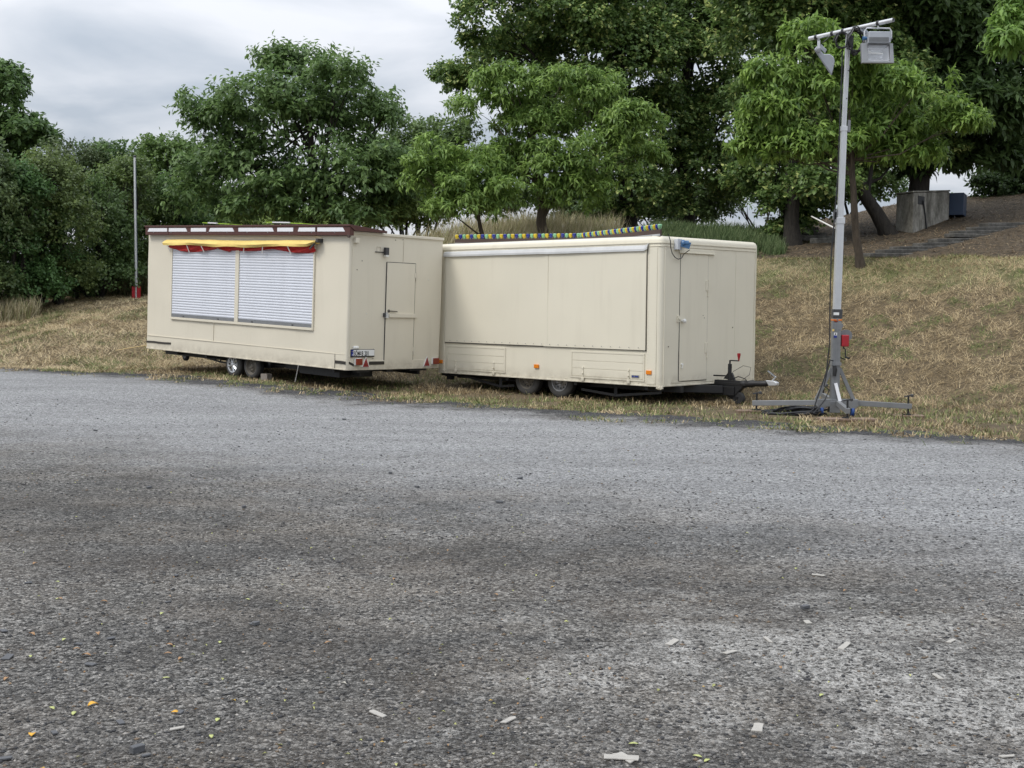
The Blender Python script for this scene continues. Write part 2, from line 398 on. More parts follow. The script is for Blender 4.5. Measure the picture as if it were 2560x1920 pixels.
def npmesh(name, V, T, mat, col=None, parent=None, smooth=False):
    me = bpy.data.meshes.new(name); V = np.asarray(V, np.float32); T = np.asarray(T, np.int32); k = T.shape[1]
    me.vertices.add(len(V)); me.vertices.foreach_set('co', V.ravel())
    me.loops.add(T.size); me.loops.foreach_set('vertex_index', T.ravel())
    me.polygons.add(len(T)); me.polygons.foreach_set('loop_start', np.arange(0, T.size, k, dtype=np.int32))
    if smooth: me.polygons.foreach_set('use_smooth', np.ones(len(T), bool))
    me.update(calc_edges=True); me.materials.append(mat)
    if col is not None:
        a = me.color_attributes.new('Col', 'FLOAT_COLOR', 'POINT')
        a.data.foreach_set('color', np.concatenate([col, np.ones((len(col), 1))], 1).astype(np.float32).ravel())
    o = bpy.data.objects.new(name, me); COL.objects.link(o); o.parent = parent
    return o

# ------------------------------------------------------------------ setting: ground and lot
def gridmesh(xs, ys, zf, name, mat, flt=None):
    gx, gy = np.meshgrid(xs, ys); gz = zf(gx, gy); V = np.stack([gx, gy, gz], -1).reshape(-1, 3)
    nx, ny = len(xs), len(ys); i = (np.arange(ny - 1)[:, None] * nx + np.arange(nx - 1)[None]).ravel()
    T = np.stack([i, i + 1, i + nx + 1, i + nx], 1)
    if flt is not None: T = T[flt(V[T].mean(1))]
    o = npmesh(name, V, T, mat, smooth=True); return tag(o, kind='structure')
far = [60, 90, 140, 250, 500, 1000, 2500]
xs = np.concatenate([[-v for v in far[::-1]], np.arange(-40, -26, .8), np.arange(-26, 22, .16), np.arange(22, 50, 1.2), far])
ys = np.concatenate([[-2500, -500, -100, -30, -5, 2, 6], np.arange(9, 42, .16), np.arange(42, 70, 1.2), [80, 100, 150, 250, 500, 1000, 2500]])
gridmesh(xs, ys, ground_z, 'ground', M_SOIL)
S_ = np.concatenate([[-120, -80, -60], np.arange(-50, 26, .5), [40, 60, 90]]); N_ = np.concatenate([[-90, -50, -25, -10], np.arange(-3, 18.1, .35)])
gs, gn = np.meshgrid(S_, N_); GX, GY = xy(gs, gn)
V = np.stack([GX, GY, lot_z(GX, GY)], -1).reshape(-1, 3); nx = len(S_)
i = (np.arange(len(N_) - 1)[:, None] * nx + np.arange(nx - 1)[None]).ravel()
tag(npmesh('gravel_lot', V, np.stack([i, i + 1, i + nx + 1, i + nx], 1), M_GRAVEL, smooth=True), kind='structure')

# ------------------------------------------------------------------ trailers
class Tr:
    def __init__(s, pos, ax):
        s.p = np.array(pos); s.a = np.array(ax)
    def unp(s, px, py, axis, val):
        d = s.a.T @ ray(px, py); o = s.a.T @ (CAM - s.p); return o + d * (val - o[axis]) / d[axis]
    def N(s, px, py, y=0.): q = s.unp(px, py, 1, y); return q[0], q[2]
    def E(s, px, py, x=0.): q = s.unp(px, py, 0, x); return q[1], q[2]
    def world(s, q): return s.a @ np.array(q) + s.p
    def root(s, name, label, cat):
        o = thing(name, label, cat); mm = Matrix.Identity(4)
        for r in range(3):
            for c in range(3): mm[r][c] = s.a[r][c]
            mm[r][3] = s.p[r]
        o.matrix_world = mm; return o
TA = Tr([-2.8114, 21.6523, .3917], [[.73745, .67472, .03029], [-.6747, .73799, -.01257], [-.03084, -.01116, .99946]])
TB = Tr([2.2981, 19.8904, .2692], [[.71254, .70164, .00022], [-.70164, .71254, .00027], [.00003, -.00035, 1.]])
LA, WA, HA = 6.22, 2.2, 2.35
LB, WB, HB = 5.168, 2.645, 2.35
def Z(x0, y0, k): return lambda x, y: (x0 + x / k, y0 + y / k)

def dent(x, y, z, seed, amp): return amp * (mnoise.noise(Vector((x * .9 + seed, y * .9, z * .8))) + .45 * mnoise.noise(Vector((x * 2.3 - seed, y * 2.3, z * 2.1))))
def shell(Lx, Wy, Hz, r, rt, seed, amp):
    """rounded box with slightly buckled sheet walls"""
    ring = []
    def seg(a, b, k):
        for i in range(k): ring.append(('w', a[0] + (b[0] - a[0]) * i / k, a[1] + (b[1] - a[1]) * i / k, None))
    cs = [(-Lx + r, r, 180), (-r, r, 270), (-r, Wy - r, 0), (-Lx + r, Wy - r, 90)]
    nseg = (48, 24, 24, 16)
    for ci, (cx_, cy_, a0) in enumerate(cs):
        for k in range(6):
            a = R_(a0 + 90 * k / 5); ring.append((cx_, cy_, math.cos(a), math.sin(a), r))
        nx_ = cs[(ci + 1) % 4]; a = R_(a0 + 90); ax_, ay_ = cx_ + r * math.cos(a), cy_ + r * math.sin(a); bx_, by_ = nx_[0] + r * math.cos(a), nx_[1] + r * math.sin(a)
        for k in range(1, nseg[ci]):
            t = k / nseg[ci]; ring.append((ax_ + (bx_ - ax_) * t - r * math.cos(a), ay_ + (by_ - ay_) * t - r * math.sin(a), math.cos(a), math.sin(a), r))
    rows = [(z, 0.) for z in np.linspace(0, Hz - rt, 26)] + [(Hz - rt + rt * math.sin(R_(q)), rt * (1 - math.cos(R_(q)))) for q in (18, 36, 54, 72, 90)]
    mb = MB(); n = len(ring)
    for z, ins in rows:
        for (cx_, cy_, nx_, ny_, rr) in ring:
            k = rr - ins if ins < rr else 0.
            x, y = cx_ + nx_ * rr, cy_ + ny_ * rr
            fade = min(1, z * 4 + .1, (Hz - rt - z) * 5 + .05)
            dd = dent(x, y, z, seed, amp) * max(0, fade)
            q = rr + dd - ins
            mb.v.append((cx_ + nx_ * q, cy_ + ny_ * q, z))
    for j in range(len(rows) - 1):
        for i_ in range(n):
            a, b = j * n + i_, j * n + (i_ + 1) % n; mb.f.append((a, b, b + n, a + n))
    mb.f.append(tuple(reversed(range(n)))); e = (len(rows) - 1) * n; mb.f.append(tuple(e + i_ for i_ in range(n)))
    return mb
def sheetN(x0, x1, z0, z1, off, seed, amp, th=.012, nx=24, nz=14):
    """a sheet panel in front of the long wall that follows the wall's buckles"""
    mb = MB()
    for j in range(nz + 1):
        for i_ in range(nx + 1):
            x = x0 + (x1 - x0) * i_ / nx; z = z0 + (z1 - z0) * j / nz
            mb.v.append((x, -off - dent(x, 0, z, seed, amp), z))
    k = len(mb.v)
    mb.v += [(x, y + th, z) for x, y, z in mb.v[:k]]
    w_ = nx + 1
    for j in range(nz):
        for i_ in range(nx): a = j * w_ + i_; mb.f.append((a, a + 1, a + 1 + w_, a + w_))
    for i_ in range(nx):
        for a in (i_, nz * w_ + i_): mb.f.append((a, a + 1, a + 1 + k, a + k))
    for j in range(nz):
        for a in (j * w_, j * w_ + nx): mb.f.append((a, a + w_, a + w_ + k, a + k))
    return mb
def wheel(par, x, y0, zc, r, rim_r, rim_mat, style, side=-1, wd=.165, pat=8):
    """wheel whose outer face looks to -y at y0"""
    wroot = bpy.data.objects.new('wheel', None); COL.objects.link(wroot); wroot.parent = par; wroot.location = (x, y0, zc)
    ax_ = (0, 1, 0)
    mb = MB().lathe((0, 0, 0), ax_, [(.018, rim_r), (.002, rim_r + .012), (.0, rim_r + (r - rim_r) * .5), (.012, r - .022), (.03, r - .004), (.05, r), (wd - .04, r), (wd - .012, r - .02), (wd, rim_r + .02), (wd - .02, rim_r)], 40)
    mb.build('tyre', M_DUST, wroot, True)
    tr = MB()
    for k in range(46):                                # tread blocks
        a = 2 * math.pi * k / 46
        for t0, t1, sh in ((.045, .078, 0), (.086, .118, .5)):
            b = a + sh * 2 * math.pi / 46; ww = .38 * 2 * math.pi / 46
            p = [(math.cos(b + e) * rr, q, math.sin(b + e) * rr) for rr in (r - .002, r + .004) for e, q in ((-ww, t0), (ww, t0), (ww, t1), (-ww, t1))]
            tr.add(p, [(4, 5, 6, 7), (0, 1, 5, 4), (1, 2, 6, 5), (2, 3, 7, 6), (3, 0, 4, 7)])
    tag(tr.build('tread', M_RUBBER, wroot), kind='stuff')
    if style == 'steel':
        mb = MB().lathe((0, 0, 0), ax_, [(.02, rim_r + .001), (.006, rim_r + .004), (.008, rim_r - .008), (.035, rim_r * .90), (.055, rim_r * .80), (.05, rim_r * .66), (.022, rim_r * .46), (.03, rim_r * .30), (.02, rim_r * .28), (.012, rim_r * .2), (.012, .0)], 36)
        rm = mb.build('rim', rim_mat, wroot, True)
        hb = MB()
        for k in range(12):
            a = 2 * math.pi * k / 12; hb.lathe((math.cos(a) * rim_r * .72, .045, math.sin(a) * rim_r * .72), (0, 1, 0), [(.0, .0), (.0, rim_r * .075), (.012, rim_r * .075)], 8)
        tag(hb.build('vent_hole', M_BLACK, rm), kind='stuff')
        nb = MB()
        for k in range(5):
            a = 2 * math.pi * k / 5 + .3; nb.lathe((math.cos(a) * rim_r * .38, .012, math.sin(a) * rim_r * .38), (0, 1, 0), [(.0, .0), (.0, .011), (.02, .011)], 6)
        tag(nb.build('wheel_nut', M_RIMD, rm), kind='stuff')
    else:
        mb = MB().lathe((0, 0, 0), ax_, [(.02, rim_r), (.004, rim_r + .004), (.006, rim_r - .012), (.05, rim_r * .86), (.055, 0)], 36); rm = mb.build('rim', M_BLACK, wroot, True)
        hc = MB().lathe((0, 0, 0), ax_, [(.012, rim_r + .002), (-.004, rim_r), (-.002, rim_r * .90), (.014, rim_r * .86), (.014, rim_r * .89)], 36)
        hc.lathe((0, 0, 0), ax_, [(.02, rim_r * .34), (-.006, rim_r * .26), (-.012, .0)], 20)
        for k in range(9):
            a = 2 * math.pi * k / 9; ca, sa = math.cos(a), math.sin(a)
            w0, w1 = rim_r * .10, rim_r * .17; r0, r1 = rim_r * .22, rim_r * .9
            pts = [(ca * rr - sa * t, yy, sa * rr + ca * t) for rr, ww in ((r0, w0), (r1, w1)) for t, yy in ((-ww, .012), (0, -.008), (ww, .012))]
            hc.add(pts, [(0, 1, 4, 3), (1, 2, 5, 4)])
        hc.build('hubcap', M_ALLOY, rm, True)
    return wroot
def screwrow(par, pts, r, name='rivet', mat=None, axis=(0, -1, 0)):
    mb = MB()
    for p in pts: mb.lathe(p, axis, [(0., r), (r * .5, r * .8), (r * .7, 0.)], 6)
    return tag(mb.build(name, mat, par, True), kind='stuff')

# ---- trailer B: the nearer trailer with the drawbar
def trailer_B():
    T = TB; sd_, am = 4.2, .007
    ro = T.root('market_trailer', 'cream box trailer with closed hatch, drawbar and coloured lamp caps along its roof', 'trailer')
    b = shell(LB, WB, HB, .07, .085, sd_, am).build('body', M_CREAM_B, ro, True)
    P5, P6, P7, P8 = Z(1080, 540, 5.267), Z(1460, 540, 4.809), Z(1080, 800, 5.267), Z(1460, 800, 4.424)
    N = lambda f, x, y: T.N(*f(x, y)); E = lambda f, x, y: T.E(*f(x, y))
    # roof moulding: half-round bead round the top, with a groove line
    zt = HB - .055
    for nm, z0, hh, pr in (('roof_moulding', HB - .115, .014, .010), ('roof_moulding', HB - .165, .010, .007)):
        mb = MB(); mb.box(-LB + .07, -.07, -pr - .004, .004, z0, z0 + hh); mb.box(-.004, pr + .004, .07, WB - .07, z0, z0 + hh)
        for k in range(5):
            a0, a1 = R_(-90 + 18 * k), R_(-72 + 18 * k); q = .07 + pr + .004
            mb.prism([(-.07 + q * math.cos(a0), .07 + q * math.sin(a0)), (-.07 + q * math.cos(a1), .07 + q * math.sin(a1)), (-.07 + .06 * math.cos(a1), .07 + .06 * math.sin(a1)), (-.07 + .06 * math.cos(a0), .07 + .06 * math.sin(a0))], lambda a, c, h: (a, c, h), z0, z0 + hh)
        mb.build(nm, M_CREAM_B, ro)
    # serving hatch: two sheets
    xl, zt1 = N(P5, 190, 535); xr, _ = N(P6, 765, 400); _, zb = N(P7, 180, 290); _, zb2 = N(P8, 672, 328); xm, _ = N(P5, 1545, 800)
    xl0 = xl; zb = (zb + zb2) / 2
    zt1 = HB - .2
    h = sheetN(xl0, xm - .09, zb, zt1, .022, sd_, am, .018).build('hatch_panel', M_CREAM_B, ro, True)
    h2 = sheetN(xm - .087, xr, zb - .006, zt1, .030, sd_, am, .026).build('hatch_panel', M_CREAM_B, ro, True)
    MB().box(xm - .003, xm, -.0345, -.02, zb, zt1).build('seam', M_CREAM_B, h2)
    MB().box(xr - .001, xr + .006, -.016, .004, zb, zt1).build('hatch_gap', M_RIMD, ro)
    MB().box(xl0 - .008, xr + .01, -.020, .004, zb - .014, zb - .002).build('hatch_gap', M_BLACK, ro)
    MB().box(xl0 - .009, xl0 - .002, -.012, .004, zb, zt1).build('hatch_gap', M_RIMD, ro)
    screwrow(h2, [(xl0 + .15 + k * .19, -.040 - dent(xl0 + .15 + k * .19, 0, zb + .03, sd_, am), zb + .03) for k in range(24)], .008, 'screw', M_ALUD)
    # rain gutter over the hatch
    prof = [(.0, .0), (-.012, .0), (-.034, -.018), (-.052, -.060), (-.056, -.092), (-.047, -.090), (-.040, -.06), (-.02, -.02), (0, -.012)]
    z0 = HB - .145
    mb = MB(); secs = [(xl0 - .03, 0), (xm - .1, .002), (xm + .02, -.003), (xr - .03, .004), (xr + .03, .03)]
    for x, dz in secs:
        for a, c in prof: mb.v.append((x, a - .004, z0 + c + dz))
    k = len(prof)
    for j in range(len(secs) - 1):
        for i_ in range(k): mb.f.append((j * k + i_, j * k + (i_ + 1) % k, (j + 1) * k + (i_ + 1) % k, (j + 1) * k + i_))
    mb.f += [tuple(range(k)), tuple(range((len(secs) - 1) * k, len(secs) * k))]
    mb.build('rain_gutter', M_GUT, ro)
    # riveted corner strips
    for (xa, xb) in ((xr + .025, -.075), (-LB + .075, xl0 - .03)):
        p = MB().box(xa, xb, -.0105, .002, .03, HB - .18).build('corner_strip', M_CREAM_B, ro, bevel=.003)
        screwrow(p, [(x, -.0105, .06 + .045 * j) for x in (xa + .02, xb - .02) for j in range(46)], .007, 'rivet', M_CREAM_B)
    MB().box(-.006, .014, .075, .095, .03, HB - .18).build('corner_bead', M_CREAM_B, ro, bevel=.004)
    MB().box(-.006, .014, WB - .1, WB - .075, .03, HB - .18).build('corner_bead', M_CREAM_B, ro, bevel=.004)
    # locker flaps of three boards each, under the hatch
    def locker(xa, xb, za, zb_, lx):
        fr = MB(); tk = .02
        fr.box(xa - .03, xb + .03, -.012, .003, zb_ + .004, zb_ + .03).box(xa - .03, xb + .03, -.012, .003, za - .03, za - .004)
        fr.box(xa - .03, xa - .006, -.011, .003, za - .004, zb_ + .004).box(xb + .006, xb + .03, -.011, .003, za - .004, zb_ + .004)
        lk = fr.build('locker_flap', M_CREAM_B, ro)
        hh = (zb_ - za) / 3
        for k in range(3): MB().box(xa, xb, -.008, .004, za + k * hh + .0025, za + (k + 1) * hh - .0025).build('plank', M_CREAM_B, lk, bevel=.003)
        for x in lx:
            lt = MB().box(x - .012, x + .012, -.022, -.006, za - .05, za + .16).box(x - .03, x + .03, -.03, -.008, za - .075, za - .02)
            lt.lathe((x, -.022, za + .05), (0, -1, 0), [(0, .016), (.012, .014), (.014, 0)], 10); lt.lathe((x, -.022, za + .13), (0, -1, 0), [(0, .012), (.01, .010), (.012, 0)], 10)
            lt.build('latch', M_CREAM_B, lk, bevel=.003)
    za, zbb = .1, zb - .09
    xa, _ = N(P7, 215, 500); xb, _ = N(P7, 955, 500); locker(xa, xb, za, zbb, [N(P7, 318, 600)[0], N(P7, 818, 620)[0]])
    xa, _ = N(P7, 1850, 560); xb, _ = N(P8, 655, 520); locker(xa, xb, za, zbb, [N(P7, 1995, 650)[0], N(P8, 500, 600)[0]])
    # sill
    MB().box(-LB + .05, -.05, -.014, .01, .0, .022).box(-.01, .014, .05, WB - .05, .0, .022).build('sill', M_CREAM_B, ro, bevel=.004)
    screwrow(b, [(-LB + .1 + k * .31, -.012, .05) for k in range(17)] + [(-LB + .15 + k * .03, -.012, .065) for k in range(4)], .010, 'screw', M_CREAM_B)
    for f, x, y in ((P7, 123, 547), (P7, 1383, 608), (P8, 724, 580)):
        a, c = N(f, x, y); rf = MB().box(a - .052, a + .052, -.028, -.004, c - .032, c + .032).build('side_reflector', M_AMBER, ro, bevel=.006)
    a, c = N(P8, 573, 624); sg = MB().box(a - .075, a + .075, -.0165, -.0085, c - .020, c + .020).build('maker_badge', M_ALUD, ro)
    MB().box(a - .062, a - .03, -.0185, -.0165, c - .010, c + .010).box(a - .01, a + .06, -.0185, -.0165, c - .010, c + .008).build('badge_print', M_EU, sg)
    # door in the end wall
    y0, z1 = E(P6, 1160, 455); y1, _ = E(P6, 1492, 470); z_0 = E(P8, 1040, 678)[1]
    for q in ((y0 - .006, y0, z_0, z1), (y1, y1 + .004, z_0, z1), (y0, y1, z_0 - .008, z_0)):
        MB().box(-.004, .006, *q).build('door_gap', M_RIMD if q[0] == y1 else M_BLACK, ro)
    dr = MB().box(-.004, .010, y0 + .003, y1 - .003, z_0 + .003, z1).build('door', M_CREAM_B, ro, bevel=.003)
    MB().box(0, .035, y0 - .04, y1 + .16, z1 + .012, z1 + .024).box(0, .016, y0 - .04, y1 + .16, z1 + .024, z1 + .075).build('drip_rail', M_CREAM_B, ro, bevel=.003)
    for yy, zz in ((y1, z1 - .50), (y1, .58)):
        hg = MB().box(.008, .02, yy - .06, yy - .015, zz - .07, zz + .09).tube([(.018, yy, zz - .16), (.018, yy, zz + .1)], .014, 8).box(.0, .018, yy + .012, yy + .03, zz - .04, zz + .09)
        hg.build('hinge', M_CREAM_B, dr, bevel=.002)
    yk, zk = E(P6, 1172, 1262); MB().lathe((.01, yk, zk), (1, 0, 0), [(0, .02), (.03, .02), (.035, .034), (.06, .036), (.075, .02), (.078, 0)], 16).build('door_knob', M_WHITE, dr, True)
    yk, zk = E(P6, 1130, 1236); MB().box(0, .022, yk - .03, yk + .02, zk - .05, zk + .05).box(.02, .04, yk - .02, yk + .03, zk - .012, zk + .012).build('bolt_keep', M_CREAM_B, ro, bevel=.003)
    yk, zk = E(P8, 1075, 505); MB().lathe((.01, yk, zk + .02), (1, 0, 0), [(0, .022), (.02, .022), (.022, 0)], 12).bar((.03, yk, zk + .02), (.03, yk - .02, zk - .04), .02, .01).build('door_lock', M_WHITE, dr, True)
    yk, _ = E(P6, 1820, 800); MB().box(-.002, .0045, yk, yk + .006, .05, HB - .18).build('seam', M_CREAM_B, ro)
    MB().box(-.002, .006, .3, .55, .05, .075).box(-.002, .006, 1.0, WB - .1, .045, .06).build('lower_trim', M_CREAM_B, ro)
    for (f, x, y) in ((P6, 1425, 1195), (P6, 1440, 1225), (P8, 930, 295), (P8, 875, 625), (P8, 1640, 82)):
        yy, zz = E(f, x, y); MB().lathe((.003, yy, zz), (1, 0, 0), [(0, .009), (.010, .008), (.011, 0)], 8).build('screw_hole', M_RIMD, ro)
    # power inlet with blue plug and its lead up to the roof
    ya, za_ = E(P6, 1080, 405); yb, zb_ = E(P6, 1150, 330)
    s_ = MB().box(.0, .075, ya, ya + .12, za_, za_ + .17).build('socket_box', M_GREYB, ro, bevel=.008)
    MB().bar((.07, ya + .1, za_ + .1), (.17, ya + .19, za_ + .06), .09, .10).lathe((.07, ya + .09, za_ + .1), (.75, .65, 0), [(0, .035), (.03, .058), (.05, .058), (.055, .045), (.12, .043)], 14).build('power_plug', M_BLUE, s_, True)
    pts = [(.04, .10, HB + .03)] + [(.05, *E(P6, x, y)) for x, y in ((1008, 300), (1012, 380), (1030, 450), (1065, 500), (1105, 520), (1145, 505), (1168, 460), (1172, 410))]
    pts[-1] = (.16, pts[-1][1], pts[-1][2])
    MB().tube(pts, .007, 6).build('power_lead', M_CABLE, ro, True)
    # lamp boards, two lengths folded on the roof, with coloured caps
    A_, B_, C_ = (-.06, .05), (-2.82, 1.28), (-5.02, .30)
    caps = {}
    for (p, q, cnt) in ((B_, A_, 37), (C_, B_, 33)):
        d = Vector((q[0] - p[0], q[1] - p[1], 0)); ln = d.length; d.normalize()
        bd = MB().bar((*p, HB + .05), (*q, HB + .05), .03, .1).build('lamp_board', M_BROWN2, ro, bevel=.003)
        nrm = Vector((d.y, -d.x, 0))
        f0 = Vector((*p, HB + .014)) + nrm * .022; f1 = Vector((*q, HB + .014)) + nrm * .022
        MB().bar(f0, f1, .014, .03).build('board_trim', M_ALU, bd)
        for k in range(cnt):
            c = Vector((*p, HB + .1)) + d * ((k + .5) * ln / cnt)
            mi = (k + (0 if q == B_ else 2)) % 3
            if 'mesh' not in caps:
                m_ = MB().lathe((0, 0, 0), (0, 0, 1), [(0, .014), (.014, .016), (.016, .024), (.028, .031), (.06, .037), (.074, .035), (.082, .024), (.084, 0)], 12)
                cap = m_.build('lamp_cap', M_CAPS[0], bd, True); caps['mesh'] = cap
                cap.location = c; cap.material_slots[0].link = 'OBJECT'; cap.material_slots[0].material = M_CAPS[mi]
            else:
                same(caps['mesh'], 'lamp_cap', bd, c, (random.uniform(-.08, .08), random.uniform(-.08, .08), random.random() * 6), M_CAPS[mi])
    MB().box(-LB + .15, -.1, .12, .16, HB - .002, HB + .012).build('roof_strip', M_ALUD, ro)
    # running gear
    for x in (-2.985, -2.215):
        wz = float(ground_z(*T.world((x, .2, 0))[:2], False)) - T.p[2]
        r = .29; wheel(ro, x, .10, wz + r - .008, r, .175, M_RIM if x > -2.6 else M_RIMD, 'steel')
        w2 = wheel(ro, x, WB - .10, wz + r - .008, r, .175, M_RIMD, 'steel'); w2.rotation_euler = (0, 0, math.pi)
    ch = MB()
    for y in (.45, WB - .45): ch.box(-LB + .1, .1, y - .035, y + .035, -.10, -.005)
    for x in (-LB + .2, -3.4, -1.8, -.3): ch.box(x - .03, x + .03, .05, WB - .05, -.06, -.004)
    ch.box(-3.2, -2.0, .35, WB - .35, -.16, -.05); ch.tube([(-2.985, .28, -.02), (-2.985, WB - .28, -.02)], .04).tube([(-2.215, .28, -.02), (-2.215, WB - .28, -.02)], .04)
    ch.build('chassis', M_BLACK, ro)
    for y in (.16, WB - .16):
        tr = MB(); a = [T.unp(*P7(390, 725), 1, y), T.unp(*P7(905, 872), 1, y), T.unp(*P7(1090, 862), 1, y), T.unp(*P7(915, 760), 1, y)] if y < 1 else None
        if a is None: a = last
        last = [np.array(v) for v in a]
        pt = [(v[0], y, v[2]) for v in a]
        tr.bar(pt[0], pt[1], .04, .04).bar(pt[1], pt[2], .04, .04).bar((pt[1][0], y, pt[1][2]), (pt[1][0], y, -.01), .045, .05)
        tr.build('underframe_truss', M_BLACK, ro); tr = MB()
        tr.bar((-1.75, y, -.13), (-1.0, y, -.19), .04, .04).bar((-1.0, y, -.19), (-.1, y, -.10), .04, .04).bar((-1.02, y, -.19), (-1.02, y, -.01), .05, .05)
        tr.build('underframe_truss', M_BLACK, ro)
    MB().box(-LB + .05, -LB + .5, .08, .14, -.05, -.004).box(-LB + .16, -LB + .28, .10, .18, -.12, -.03).build('rear_bracket', M_BLACK, ro)
    MB().tube([(-.05, .03, -.02), (.03, -.01, -.015)], .028, 8).box(-.06, .05, -.012, .03, -.03, .012).build('corner_foot', M_CREAM_B, ro)
    # drawbar
    y = 1.32; Y = lambda f, px, py: T.unp(*f(px, py), 1, y)
    db = MB()
    db.bar((-.6, .5, -.06), (.30, y - .06, -.07), .07, .12).bar((-.6, WB - .5, -.06), (.30, y + .06, -.07), .07, .12)
    db.box(.05, .52, y - .07, y + .07, -.16, -.02); db.box(.12, .72, y - .05, y + .05, .0, .05)
    a = Y(P8, 1470, 665); c = Y(P8, 1760, 735)
    db.prism([(.12, .08), (.62, .08), (.70, .05), (.66, -.02), (.52, -.16), (.42, -.18), (.20, -.10), (.12, -.02)], lambda u, v, hh: (u, hh, v), y - .045, y + .045)
    hd = db.build('drawbar', M_BLACK, ro, bevel=.006)
    MB().tube([(.62, y, .035), (.68, y, .035), (.70, y, .035)], [.055, .06, .05], 12).tube([(.70, y, .035), (.83, y, .045), (.86, y, .05), (.92, y, .05), (1.08, y, .06), (1.11, y, .06)], [.05, .062, .05, .045, .05, .035], 12).build('overrun_damper', M_BLACK, hd, True)
    k0 = Y(P8, 2020, 690); k1 = Y(P8, 2145, 700)
    cp = MB().prism([(k0[0], k0[2] + .035), (k1[0] - .05, k1[2] + .035), (k1[0], k1[2] + .01), (k1[0], k1[2] - .035), (k0[0] + .06, k0[2] - .05)], lambda u, v, hh: (u, hh, v), y - .04, y + .04)
    cp.bar((k0[0] + .10, y, k0[2] + .03), (k0[0] + .17, y, k0[2] + .10), .03, .02)
    cl = cp.build('coupling_head', M_ALLOY, hd, bevel=.008)
    MB().bar((k0[0] + .16, y, k0[2] + .09), (k0[0] + .02, y, k0[2] + .18), .035, .014).build('coupling_lever', M_ALUD, cl)
    MB().bar(Y(P8, 1435, 612), Y(P8, 1590, 618), .03, .022).prism([(.28, .10), (.36, .20), (.44, .20), (.50, .08)], lambda u, v, hh: (u, hh, v), y - .02, y + .02).build('brake_lever', M_BLACK, hd, bevel=.004)
    # jockey wheel
    px_ = Y(P8, 1610, 700)[0]; zj = Y(P8, 1610, 485)[2]
    wc = Y(P8, 1715, 885); gz = float(ground_z(*T.world((wc[0], y, 0))[:2], False)) - T.p[2]; rj = .10; zc_ = gz + rj - .006
    jk = MB().tube([(px_, y, zc_ + .02), (px_, y, zj)], .032, 12).tube([(px_, y, zj), (px_, y, zj + .06)], .014, 8).bar((px_, y, zc_ + .01), (wc[0], y - .045, zc_), .012, .05).bar((px_, y, zc_ + .01), (wc[0], y + .045, zc_), .012, .05)
    jk = jk.build('jockey_post', M_BLACK, ro, True)
    cr = Y(P8, 1712, 455)
    MB().tube([(px_, y, zj + .05), (px_ + .02, y, zj + .055), (cr[0], y, zj + .055), (cr[0], y, zj + .10)], .010, 8).build('crank', M_BLACK, jk, True)
    MB().lathe((cr[0], y, zj + .06), (0, 0, 1), [(0, .010), (.02, .014), (.09, .028), (.115, .028), (.118, 0)], 12).build('crank_handle', M_WINCH, jk, True)
    MB().lathe((wc[0], y - .035, zc_), (0, 1, 0), [(.0, 0), (.0, rj - .03), (.0, rj - .01), (.01, rj), (.06, rj), (.07, rj - .01), (.07, 0)], 24).build('jockey_wheel', M_RUBBER, jk, True)
    MB().tube([(px_ - .05, y, .0), (px_ + .05, y + .02, .22), (px_ + .22, y + .05, .32), (px_ + .36, y + .06, .30), (px_ + .34, y + .05, .18), (px_ + .25, y, .10)], .004, 5).tube([(px_ + .05, y, .10), (px_ + .2, y - .05, .15), (px_ + .34, y - .06, .12), (px_ + .40, y - .04, .03)], .008, 6).build('brake_cable', M_CABLE, hd, True)
    return ro
trailer_B()

